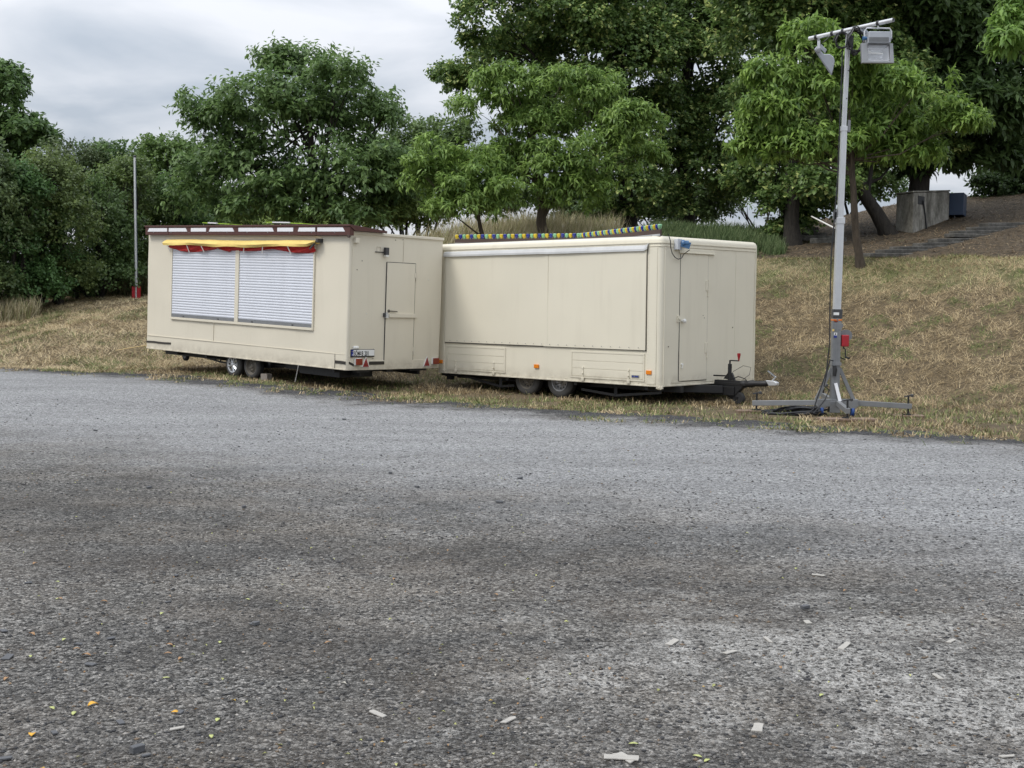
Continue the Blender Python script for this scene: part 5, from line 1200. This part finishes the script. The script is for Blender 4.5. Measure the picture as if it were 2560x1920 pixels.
# shrubs: hawthorn hedge and scrub
def shrub(lab, px, Y, lst, seed, cA, cB, leaf=.085, twd=16, hole=.33, grp=None, name='hawthorn_shrub', lp=9, dz=.8):
    lb = LB_(lst, Y, dz, .7, seed); b0 = gbase(px, Y); base = np.array(b0)
    ro = thing(name, lab, 'shrub', b0, grp); rd = random.Random(seed); mb = MB()
    for (c, r) in lb:
        s = Vector(b0) + Vector((rd.uniform(-.4, .4), rd.uniform(-.3, .3), 0)); e = Vector([float(v) for v in c]); mb.tube([s, s.lerp(e, .5) + Vector((rd.uniform(-.2, .2), 0, .2)), e], [.06, .04, .012], 6)
        for q in range(3):
            f_ = e + Vector((rd.uniform(-1, 1) * r[0], rd.uniform(-1, 1) * r[1], rd.uniform(0, 1) * r[2])); mb.tube([s.lerp(e, .7), f_], [.02, .005], 5)
    mb.build('stem', M_BARK, ro, True, org=b0)
    B, D, N_, C, ln, wd, kind = crown(lb, twd, lp, leaf, leaf * .7, cA, cB, 'flat', hole, 1.3, .45, .35, .3, seed + 80, None, .34)
    V, T, k = leafgeo(B, D, N_, ln, wd, .2, kind); TRI[0] += len(T)
    tag(npmesh('foliage', V - base, T, M_LEAF, np.repeat(C, k, 0), ro), kind='stuff'); return ro
HG = 'hawthorn shrubs of the dark hedge'; HL = ['dark hawthorn shrub at the hedge end under the tall dark tree', 'dark hawthorn shrub behind the tuft of tall pale grass', 'dark hawthorn shrub where the grass mound starts to rise', 'dark hawthorn shrub, second in the hedge from the flagpole', 'dark hawthorn shrub directly behind the flagpole', 'dark hawthorn shrub half hidden by the snack trailer corner']
HA1, HA2 = (.028, .045, .018), (.085, .115, .044)
for k, (px, top, bot, Y) in enumerate([(-50, 395, 840, 32.5), (40, 455, 825, 33.5), (125, 415, 805, 34.8), (225, 475, 780, 36.6), (315, 430, 760, 38.5), (420, 480, 750, 40)]):
    bb = gbase(px, Y); cc_ = (np.array(bb) - CAM) @ RCW; bot = 960 + FPX * cc_[1] / cc_[2] + 4; h = bot - top
    lst = [(px, top + h * .2, 75, h * .20), (px - 45, top + h * .42, 75, h * .22), (px + 45, top + h * .45, 75, h * .22), (px - 20, top + h * .7, 90, h * .22), (px + 35, top + h * .80, 80, h * .16), (px - 50, top + h * .86, 60, h * .10), (px - 25, top + h * .05, 28, h * .09), (px + 30, top + h * .1, 24, h * .08), (px + 5, top - h * .02, 14, h * .06)]
    tint = [(1, 1, 1), (.8, 1.05, .9), (1.15, 1.1, .95), (.9, 1, .9), (1.1, 1.1, .9), (.85, 1.05, .85)][k]
    shrub(HL[k], px, Y, lst, 100 + k, tuple(a_ * b_ for a_, b_ in zip(HA1, tint)), tuple(a_ * b_ for a_, b_ in zip(HA2, tint)), .10, 30, .34, HG)
shrub('looser green elder bush peeping over the hedge behind the flagpole', 300, 44, [(300, 420, 70, 55), (350, 400, 55, 45), (250, 410, 50, 40), (310, 500, 100, 70)], 120, (.03, .055, .02), (.085, .13, .045), .13, 26, .34, name='elder_bush')
shrub('airy green bush between the hedge and the broad tree', 450, 43, [(420, 400, 60, 55), (480, 430, 70, 60), (440, 500, 90, 70), (500, 530, 70, 40)], 121, (.035, .06, .018), (.10, .15, .045), .13, 26, .34, name='elder_bush')
shrub('thin twiggy shrub rising over the hedge beside the flagpole', 200, 43, [(190, 415, 55, 40), (150, 400, 45, 35), (230, 430, 60, 40), (180, 480, 90, 60)], 122, (.03, .045, .02), (.07, .09, .04), .11, 18, .42, name='elder_bush')
shrub('grey green bush with upright twigs beside the small chestnut', 1040, 41, [(1030, 375, 65, 60), (1085, 390, 50, 60), (985, 415, 60, 55), (1040, 480, 90, 60), (1070, 330, 22, 30), (1115, 430, 45, 55), (1150, 350, 30, 50)], 123, (.04, .065, .026), (.12, .165, .06), .13, 26, .34, name='elder_bush')
shrub('low yellow green bush beside the tall dry grass', 1010, 38, [(1000, 510, 70, 40), (1060, 540, 60, 30), (960, 540, 60, 35)], 124, (.05, .075, .02), (.13, .16, .05), .12, 34, .32, name='elder_bush')
shrub('yellow green scrub glimpsed under the broad tree', 650, 46, [(540, 560, 80, 30), (640, 560, 80, 28), (740, 565, 80, 26), (850, 560, 80, 28), (940, 555, 70, 30)], 129, (.06, .09, .02), (.16, .20, .06), .13, 24, .33, name='elder_bush')
shrub('mid green bramble bank behind the tall dry grass', 1350, 45, [(1290, 500, 70, 40), (1390, 505, 80, 36), (1470, 520, 70, 30), (1230, 520, 60, 30)], 130, (.035, .06, .02), (.10, .145, .05), .13, 26, .32, name='bramble')
shrub('dark bramble thicket among the linden trunks', 1640, 50, [(1600, 520, 110, 45), (1700, 500, 110, 50), (1770, 520, 70, 40), (1500, 540, 90, 35)], 125, (.02, .035, .012), (.06, .09, .03), .15, 26, .32, name='bramble')
shrub('leafy thicket under the leaning trunk beside the concrete block', 2120, 46, [(2100, 480, 90, 40), (2180, 475, 80, 42), (2030, 505, 60, 30), (1960, 515, 40, 22)], 126, (.03, .055, .015), (.09, .13, .04), .14, 30, .32, name='bramble')
shrub('bright green bush on the crest beyond the blue cabinet', 2440, 48, [(2440, 540, 50, 22), (2400, 530, 35, 20), (2480, 548, 40, 16)], 127, (.05, .09, .02), (.15, .21, .06), .12, 34, .33, name='elder_bush')
shrub('small bush at the top of the stone steps', 1905, 56, [(1915, 480, 30, 30), (1945, 465, 30, 32), (1970, 500, 36, 24), (1850, 500, 26, 18), (1830, 480, 20, 22)], 128, (.06, .10, .03), (.16, .22, .07), .12, 10, .36, name='elder_bush')

# ------------------------------------------------------------------ grass and straw (uncountable)
def ribbons(name, P, D, Nn, ln, wd, col, curl=.25, thin=False):
    n = len(P); S = unit(np.cross(D, Nn)); ln = ln[:, None]; wd = wd[:, None]
    if thin:
        V = np.stack([P - S * wd * .5, P + S * wd * .5, P + D * ln], 1).reshape(-1, 3); TRI[0] += n
        return npmesh(name, V, np.arange(n * 3).reshape(-1, 3), M_GRASS, np.repeat(col, 3, 0))
    mid = P + D * ln * .55 + Nn * ln * curl * .35; tipp = P + D * ln - Nn * ln * curl * .4
    V = np.stack([P - S * wd * .5, P + S * wd * .5, mid + S * wd * .42, mid - S * wd * .42, tipp], 1).reshape(-1, 3)
    T = np.array([(0, 1, 2), (0, 2, 3), (3, 2, 4)]); TT = (np.arange(n)[:, None, None] * 5 + T[None]).reshape(-1, 3)
    TRI[0] += len(TT)
    return npmesh(name, V, TT, M_GRASS, np.repeat(col, 5, 0))
def scatter(n, s0, s1, n0, n1):
    s = rng.uniform(s0, s1, n); q = rng.uniform(n0, n1, n); x, y = xy(s, q); return x, y, s, q
def inview(x, y, z, m=60):
    c = (np.stack([x, y, z], 1) - CAM) @ RCW; px = 1280 + FPX * c[:, 0] / c[:, 2]; return (c[:, 2] > 1) & (px > -m * 3) & (px < 2560 + m * 3)
def normals(x, y, e=.15):
    zx = (ground_z(x + e, y, False) - ground_z(x - e, y, False)) / (2 * e); zy = (ground_z(x, y + e, False) - ground_z(x, y - e, False)) / (2 * e)
    return unit(np.stack([-zx, -zy, np.ones_like(zx)], 1))
STR = np.array([[.43, .335, .19], [.29, .215, .115], [.16, .115, .062], [.54, .435, .265]]); CRG = np.array([[.44, .41, .20], [.31, .32, .13], [.23, .26, .10], [.54, .49, .27]]); LGT = np.array([[.52, .42, .25], [.38, .295, .165], [.24, .18, .10], [.60, .50, .32]]); LIT_SHADED = np.array([[.19, .135, .082], [.125, .09, .054], [.07, .05, .031], [.27, .205, .125]]); GRN = np.array([[.09, .125, .03], [.16, .19, .06], [.20, .21, .08]])  # the litter palette has the canopy's shade painted into its browns
def lay(name, label, n, s0, s1, n0, n1, lmin, lmax, lift, wd, dens=None, green=.0, gsc=.5, pal=None, thin=False):
    pal = STR if pal is None else pal
    x, y, s, q = scatter(n, s0, s1, n0, n1); z = np.maximum(ground_z(x, y), lot_z(x, y))
    k = inview(x, y, z)
    if dens is not None: k &= rng.random(n) < dens(x, y, s, q)
    x, y, z = x[k], y[k], z[k]; m_ = len(x); Nn = normals(x, y)
    ang = 3.2 * math.pi * vnoise(x * 1.7, y * 1.7 + 31) + rng.normal(size=m_) * 1.6
    D = np.stack([np.cos(ang), np.sin(ang), np.zeros(m_)], 1); D[:, :2] += -Nn[:, :2] * .5; D = unit(D - Nn * (D * Nn).sum(1, keepdims=True))
    D = unit(D + Nn * (lift * rng.random((m_, 1)) ** 1.5))
    gm = (fbm(x, y, gsc, 3) > (.62 - green)) & (rng.random(m_) < .7)
    pat = np.clip((fbm(x + 40, y, 1.3, 4) - .33) / .34, 0, 1)
    ci = np.where(rng.random(m_) < .08 + .8 * pat, rng.choice([0, 3, 0, 1], m_), rng.choice([1, 2, 1, 0], m_)); col = pal[ci]
    col = np.where(gm[:, None], GRN[rng.integers(0, 3, m_)], col) * (.75 + .5 * rng.random((m_, 1)))
    o = ribbons(name, np.stack([x, y, z - .005], 1), D, Nn, lmin + (lmax - lmin) * rng.random(m_) ** 1.6, wd * (.7 + .6 * rng.random(m_)), col, thin=thin)
    return tag(o, label, 'grass', kind='stuff')
lay('cut_grass', 'matted dry cut grass covering the bank', 360000, -16, 6, 19.6, 28.0, .04, .16, .8, .0105, green=.01, gsc=1.5, thin=True)
lay('cut_grass', 'dry cut grass on the low mound before the hedge', 140000, -33, -21, 15.4, 25, .06, .24, .6, .014, green=.0, gsc=1.2, pal=LGT, thin=True)
lay('leaf_litter', 'dry grass and fallen leaves on the upper slope, tree shade painted into their colour', 45000, -20, 4, 27.5, 42, .06, .2, .35, .022, green=-.06, pal=LIT_SHADED)
def vdens(x, y, s, q):
    e = 15.75 + 2.9 * (fbm(x, y, .62, 4) - .5) + .25 * np.sin(s * .35); clump = np.clip((fbm(x, y, 1.6, 3) - .30) * 4, .08, 1)
    return clump * sstep(-.25, .6, q - e)
lay('verge_grass', 'patchy short grass along the gravel edge', 140000, -33, 4, 14.6, 20.4, .04, .15, 1.6, .009, vdens, .19, .9)
# tufts straying onto the lot edge
def tdens(x, y, s, q): return (vnoise(x * 1.9, y * 1.9) * .6 + vnoise(x * 5, y * 5) * .4 > .62 + .13 * np.clip((15.3 - q), 0, 1)) * 1.0
lay('grass_tufts', 'scattered tufts rooted in the dark gravel edge', 46000, -32, 4, 14.3, 16.4, .05, .13, 1.5, .010, tdens, .22, .9)
def wdens(x, y, s, q): return (vnoise(x * 1.1 + 5, y * 1.1) * .5 + vnoise(x * 3.3, y * 3.3) * .5 > .54 + .16 * np.clip(15.6 - q, 0, 1.5)) * .8
lay('edge_weeds', 'low mixed weeds and dead stalks creeping over the gravel edge', 60000, -32, 4, 14.4, 17.0, .03, .10, 1.3, .011, wdens, .20, 1.3)
def cdens(x, y, s, q): return np.clip(2 - 2 * np.abs(q - 25.4) / 1.5, 0, 1) * np.clip((fbm(x, y, .9, 3) - .25) * 3, .2, 1)
lay('crest_grass', 'short green and yellow grass along the crest of the bank', 80000, -16, 6, 23.6, 27.2, .05, .15, 1.4, .012, cdens, .10, .9, CRG, True)
def tall(name, label, n, pix, Y, spread, lmin, lmax, cols, wd=.016):
    c = WP(*pix, Y); x = c[0] + rng.uniform(-spread[0], spread[0], n); y = Y + rng.uniform(-spread[1], spread[1], n)
    k = rng.random(n) < np.clip((fbm(x, y, .8, 3) - .28) * 4, 0, 1); x, y = x[k], y[k]; m_ = len(x); z = ground_z(x, y)
    D = unit(np.stack([rng.normal(size=m_) * .22 + .12, rng.normal(size=m_) * .22, np.ones(m_)], 1)); a = rng.random(m_) * 6.28
    Nn = np.stack([np.cos(a), np.sin(a), np.zeros(m_)], 1); Nn = unit(Nn - D * (Nn * D).sum(1, keepdims=True))
    col = np.array(cols)[rng.integers(0, len(cols), m_)] * (.75 + .5 * rng.random((m_, 1)))
    tag(ribbons(name, np.stack([x, y, z - .02], 1), D, Nn, (lmin + (lmax - lmin) * rng.random(m_)) * (.45 + .9 * fbm(x + 9, y, .9, 3)), wd * (.6 + .8 * rng.random(m_)), col, .3), label, 'grass', kind='stuff')
HAY = [(.46, .40, .25), (.40, .34, .20), (.27, .28, .12), (.54, .48, .32)]
tall('tall_grass', 'tall dry seeding grass on the bank behind the trailers', 20000, (1240, 560), 33, (3.2, 2.6), .4, .95, HAY)
tall('tall_grass', 'dry tall grass at the foot of the hedge behind the flagpole', 7000, (300, 720), 38, (2.5, .9), .5, 1.0, [(.10, .09, .04), (.19, .16, .08), (.07, .09, .03)])
tall('tall_grass', 'tuft of tall pale grass at the far end of the mound', 900, (38, 800), 32.5, (.5, .3), .3, .7, HAY)
tall('tall_weeds', 'soft green weed bank beside the stone steps', 30000, (1765, 560), 34.5, (1.7, 2.2), .2, .5, [(.07, .12, .04), (.12, .17, .065), (.18, .23, .10)], .016)

# ------------------------------------------------------------------ loose gravel and litter on the lot
n = 48000; yy = 3.7 + 8.0 * rng.random(n) ** 1.5; xx = (rng.random(n) * 2 - 1) * (yy * .43 + .15)
prob = np.where(xx * DN[0] + yy * DN[1] > 8, .4, 1.0); k = rng.random(n) < prob; xx, yy = xx[k], yy[k]; n = len(xx)
oct_ = np.array([(1, 0, 0), (.1, 1, .1), (-1, .1, 0), (0, -1, 0), (0, .1, .8), (0, 0, -.8)]); OT = np.array([(0, 1, 4), (1, 2, 4), (2, 3, 4), (3, 0, 4), (1, 0, 5), (2, 1, 5), (3, 2, 5), (0, 3, 5)])
sz = .004 + .0105 * rng.random(n) ** 3.2; a = rng.random(n) * 6.28
Vv = oct_[None] * (1 + rng.normal(size=(n, 6, 1)) * .25) * np.stack([sz, sz * (.55 + .4 * rng.random(n)), sz * (.35 + .35 * rng.random(n))], 1)[:, None]
ca, sa = np.cos(a)[:, None], np.sin(a)[:, None]
Vv = np.stack([Vv[..., 0] * ca - Vv[..., 1] * sa + xx[:, None], Vv[..., 0] * sa + Vv[..., 1] * ca + yy[:, None], Vv[..., 2] + lot_z(xx, yy)[:, None] + sz[:, None] * .12], -1)
pal = np.array([(.05, .05, .052), (.085, .083, .08), (.12, .115, .11), (.17, .16, .15), (.30, .28, .255), (.16, .12, .085), (.07, .068, .065)])
pc = pal[rng.choice(7, n, p=[.20, .20, .19, .17, .10, .05, .09])] * (.8 + .4 * rng.random((n, 1)))
g = G('loose_stone'); M_ST = g.done(g.bsdf(g.n('ShaderNodeAttribute', attribute_name='Col').outputs['Color'], .85, **{'Specular IOR Level': .3}))
tag(npmesh('loose_gravel', Vv.reshape(-1, 3), (np.arange(n)[:, None, None] * 6 + OT[None]).reshape(-1, 3), M_ST, np.repeat(pc, 6, 0)), 'loose grey chippings scattered over the lot', 'gravel', kind='stuff')
n = 4500; yy = 8 + 11 * rng.random(n); xx = (rng.random(n) * 2 - 1) * yy * .44; k = (xx * DN[0] + yy * DN[1]) < 15.2; xx, yy = xx[k], yy[k]; n = len(xx)
sz = .005 + .011 * rng.random(n) ** 3; a = rng.random(n) * 6.28
Vv = oct_[None] * (1 + rng.normal(size=(n, 6, 1)) * .25) * np.stack([sz, sz * (.55 + .4 * rng.random(n)), sz * (.4 + .35 * rng.random(n))], 1)[:, None]; ca, sa = np.cos(a)[:, None], np.sin(a)[:, None]
Vv = np.stack([Vv[..., 0] * ca - Vv[..., 1] * sa + xx[:, None], Vv[..., 0] * sa + Vv[..., 1] * ca + yy[:, None], Vv[..., 2] + lot_z(xx, yy)[:, None] + sz[:, None] * .15], -1)
pc = pal[rng.choice(7, n, p=[.34, .26, .12, .08, .08, .04, .08])] * (.7 + .4 * rng.random((n, 1)))
tag(npmesh('loose_gravel', Vv.reshape(-1, 3), (np.arange(n)[:, None, None] * 6 + OT[None]).reshape(-1, 3), M_ST, np.repeat(pc, 6, 0)), 'larger loose stones strewn over the pale far part of the lot', 'gravel', kind='stuff')
n = 900; yy = 3.9 + 9 * rng.random(n) ** 1.4; xx = (rng.random(n) * 2 - 1) * (yy * .43 + .1); k = rng.random(n) < np.where(xx < .3, .8, .35); xx, yy = xx[k], yy[k]; n = len(xx)
zz = lot_z(xx, yy) + .004; an = rng.random(n) * 6.28; D = unit(np.stack([np.cos(an), np.sin(an), rng.normal(size=n) * .25], 1)); Nn = unit(np.stack([rng.normal(size=n) * .3, rng.normal(size=n) * .3, np.ones(n)], 1)); Nn = unit(Nn - D * (D * Nn).sum(1, keepdims=True))
cp = np.array([(.45, .46, .17), (.34, .20, .09), (.50, .47, .40), (.24, .15, .08), (.55, .36, .08)])[rng.choice(5, n, p=[.3, .27, .2, .17, .06])] * (.7 + .5 * rng.random((n, 1)))
V, T, k = leafgeo(np.stack([xx, yy, zz], 1), D, Nn, .010 + .020 * rng.random(n) ** 2, .006 + .008 * rng.random(n), .3, 'long')
tag(npmesh('leaf_crumbs', V, T, M_GRASS, np.repeat(cp, k, 0)), 'tiny crumbs of leaf and bark strewn over the gravel', 'litter', kind='stuff')
K = 2560 / 2212
def leafobj(px, py, size, mat, label, group, curl=.3, shape='lance'):
    p = hit(px, py); mb = MB(); ns = 6
    for i_ in range(ns + 1):
        t = i_ / ns; w_ = math.sin(math.pi * min(1, t * .92 + .04)) ** .8 * (.22 if shape == 'lance' else .42)
        z = curl * .25 * math.sin(math.pi * t) + .03
        for s_ in (-1, 0, 1): mb.v.append(((t - .5) * size, s_ * w_ * size, size * (z + (.10 * curl if s_ else 0) + random.uniform(0, .03))))
    for i_ in range(ns):
        for j in range(2): q = i_ * 3 + j; mb.f.append((q, q + 1, q + 4, q + 3))
    o = mb.build('fallen_leaf', mat, None, True); o.location = (p[0], p[1], lot_z(p[0], p[1]) + .002); o.rotation_euler = (0, 0, random.random() * 6.28)
    sm = o.modifiers.new('solid', 'SOLIDIFY'); sm.thickness = .0012
    return tag(o, label, 'leaf', group)
def chipobj(px, py, a, b, h, mat, label, cat, name, group, rz=None):
    p = hit(px, py); rd = random.Random(int(px * 7 + py)); j_ = lambda v: v * rd.uniform(.78, 1.15)
    poly = [(j_(-a / 2), j_(-b / 2)), (rd.uniform(-.2, .2) * a, j_(-b / 2)), (j_(a / 2), j_(-b / 2)), (j_(a * .56), rd.uniform(-.2, .2) * b), (j_(a / 2), j_(b / 2)), (rd.uniform(-.2, .2) * a, j_(b / 2)), (j_(-a / 2), j_(b / 2))]
    mb = MB(); mb.prism(poly, lambda u, v, hh: (u, v, hh + .06 * u), 0, h * (.6 if mat is M_CHIP else 1)); o = mb.build(name, mat, None, bevel=h * .12)
    o.location = (p[0], p[1], lot_z(p[0], p[1]) - h * .1 + .004); o.rotation_euler = (rd.uniform(-.06, .06), rd.uniform(-.06, .06), rz if rz is not None else rd.uniform(0, 3.1))
    return tag(o, label, cat, group)
ZL = Z(0, 1400, 3.19); ZR = Z(1500, 1400, 3.16)
leafobj(*ZL(742, 1175), .040, M_FYEL, 'largest golden yellow leaf, curled up on the gravel', None, .9, 'round')
for q in ((1395, 1232), (256, 1412)): leafobj(*ZL(*q), .030, M_FYEL, 'small crumpled orange yellow leaf on dark gravel', 'crumpled yellow leaves on the gravel', .8, 'round')
for q in ((458, 185), (465, 322), (1290, 435), (512, 643), (1755, 670), (243, 777), (590, 1234), (1685, 1428), (1735, 1295), (415, 1198), (1325, 955), (1975, 323)):
    leafobj(*ZL(*q), random.uniform(.030, .042), M_FGRN, 'pale green fallen leaf lying flat on the gravel', 'pale green leaves on the gravel', .35)
for q in ((1440, 803), (255, 605), (780, 605), (690, 770), (50, 968), (280, 40), (830, 345), (1350, 690), (610, 725)):
    leafobj(*ZL(*q), random.uniform(.028, .045), M_FBRN, 'dry brown fallen leaf on the gravel', 'brown leaves on the gravel', .7)
for q in ((1075, 460), (1935, 250), (1425, 862), (75, 875)):
    leafobj(*ZR(*q), .032, M_FBRN, 'dry brown fallen leaf on the gravel', 'brown leaves on the gravel', .7)
for q in ((845, 1603), (770, 1570), (265, 1462), (1550, 78), (1750, 1080)):
    leafobj(*ZR(*q), .034, M_FGRN, 'pale green fallen leaf lying flat on the gravel', 'pale green leaves on the gravel', .35)
for px, py in ((1985, 1184), (985, 1450), (150, 1500), (420, 1640), (2290, 1480), (1240, 1490), (820, 1610)):
    leafobj(px, py, .035, random.choice((M_FBRN, M_FBRN)), 'dry brown fallen leaf on the gravel', 'brown leaves on the gravel', .6)
CG = 'pale wood chips on the right of the lot'
chipobj(*ZR(1245, 1350), .062, .040, .010, M_CHIP, 'squarish white chip with a dark split on the gravel', 'wood chip', 'wood_chip', CG, 1.3)
chipobj(*ZR(160, 1585), .125, .05, .008, M_CHIP, 'largest pale flat chip, broken in two halves', 'wood chip', 'wood_chip', CG, -.2)
for q, a, b in (((575, 660), .075, .035), ((1025, 740), .07, .03), ((1725, 130), .07, .03), ((1325, 645), .075, .018), ((1930, 695), .10, .03), ((1640, 1900 - 1400), .05, .03)):
    chipobj(*ZR(*q), a, b, .008, M_CHIP, 'slim pale chip of wood lying on the dusty gravel', 'wood chip', 'wood_chip', CG)
for px, py, a in ((945, 1792, .07), (1270, 1808, .08), (2345, 1695, .06), (2055 * K, 1388 * K, .07), (1350 * K, 1642 * K, .10), (2175 * K, 1637 * K, .05)):
    chipobj(px, py, a, a * .35, .008, M_CHIP, 'slim pale chip of wood lying on the dusty gravel', 'wood chip', 'wood_chip', CG)
chipobj(*ZL(1410, 1355), .05, .022, .008, M_CHIP, 'curved pinkish bark chip among the yellow leaves', 'wood chip', 'wood_chip', None, .3)
SG = 'dark slate fragments on the lot'
chipobj(*ZL(1095, 1545), .050, .026, .026, M_SLATE, 'upright wedge of grey brown stone among the leaves', 'stone', 'stone_chip', None, .8)
for q, a in (((225, 190), .05), ((1405, 132), .045), ((1340, 345), .045), ((880, 640), .05), ((630, 685), .045), ((60, 790), .08), ((30, 580), .06), ((965, 1320), .05), ((1165, 1572), .04), ((40, 1608), .055), ((720, 850), .06), ((1440, 1235), .04), ((2020, 520), .05), ((435, 1400), .045)):
    chipobj(*ZL(*q), a * .75, a * .45, .006, M_SLATE, 'flat dark slate fragment on the gravel', 'stone', 'stone_chip', SG)
for px, py, a in ((1250, 1258, .09), (372, 1222, .07), (238, 1078, .07), (1042, 1220, .06), (2013, 1524, .075), (860, 1050, .08), (1300, 1198, .07), (610, 1270, .05), (975, 1185, .07), (640, 1565, .055)):
    chipobj(px, py, a * .62, a * .4, .016, M_SLATE, 'flat dark slate fragment on the gravel', 'stone', 'stone_chip', SG)
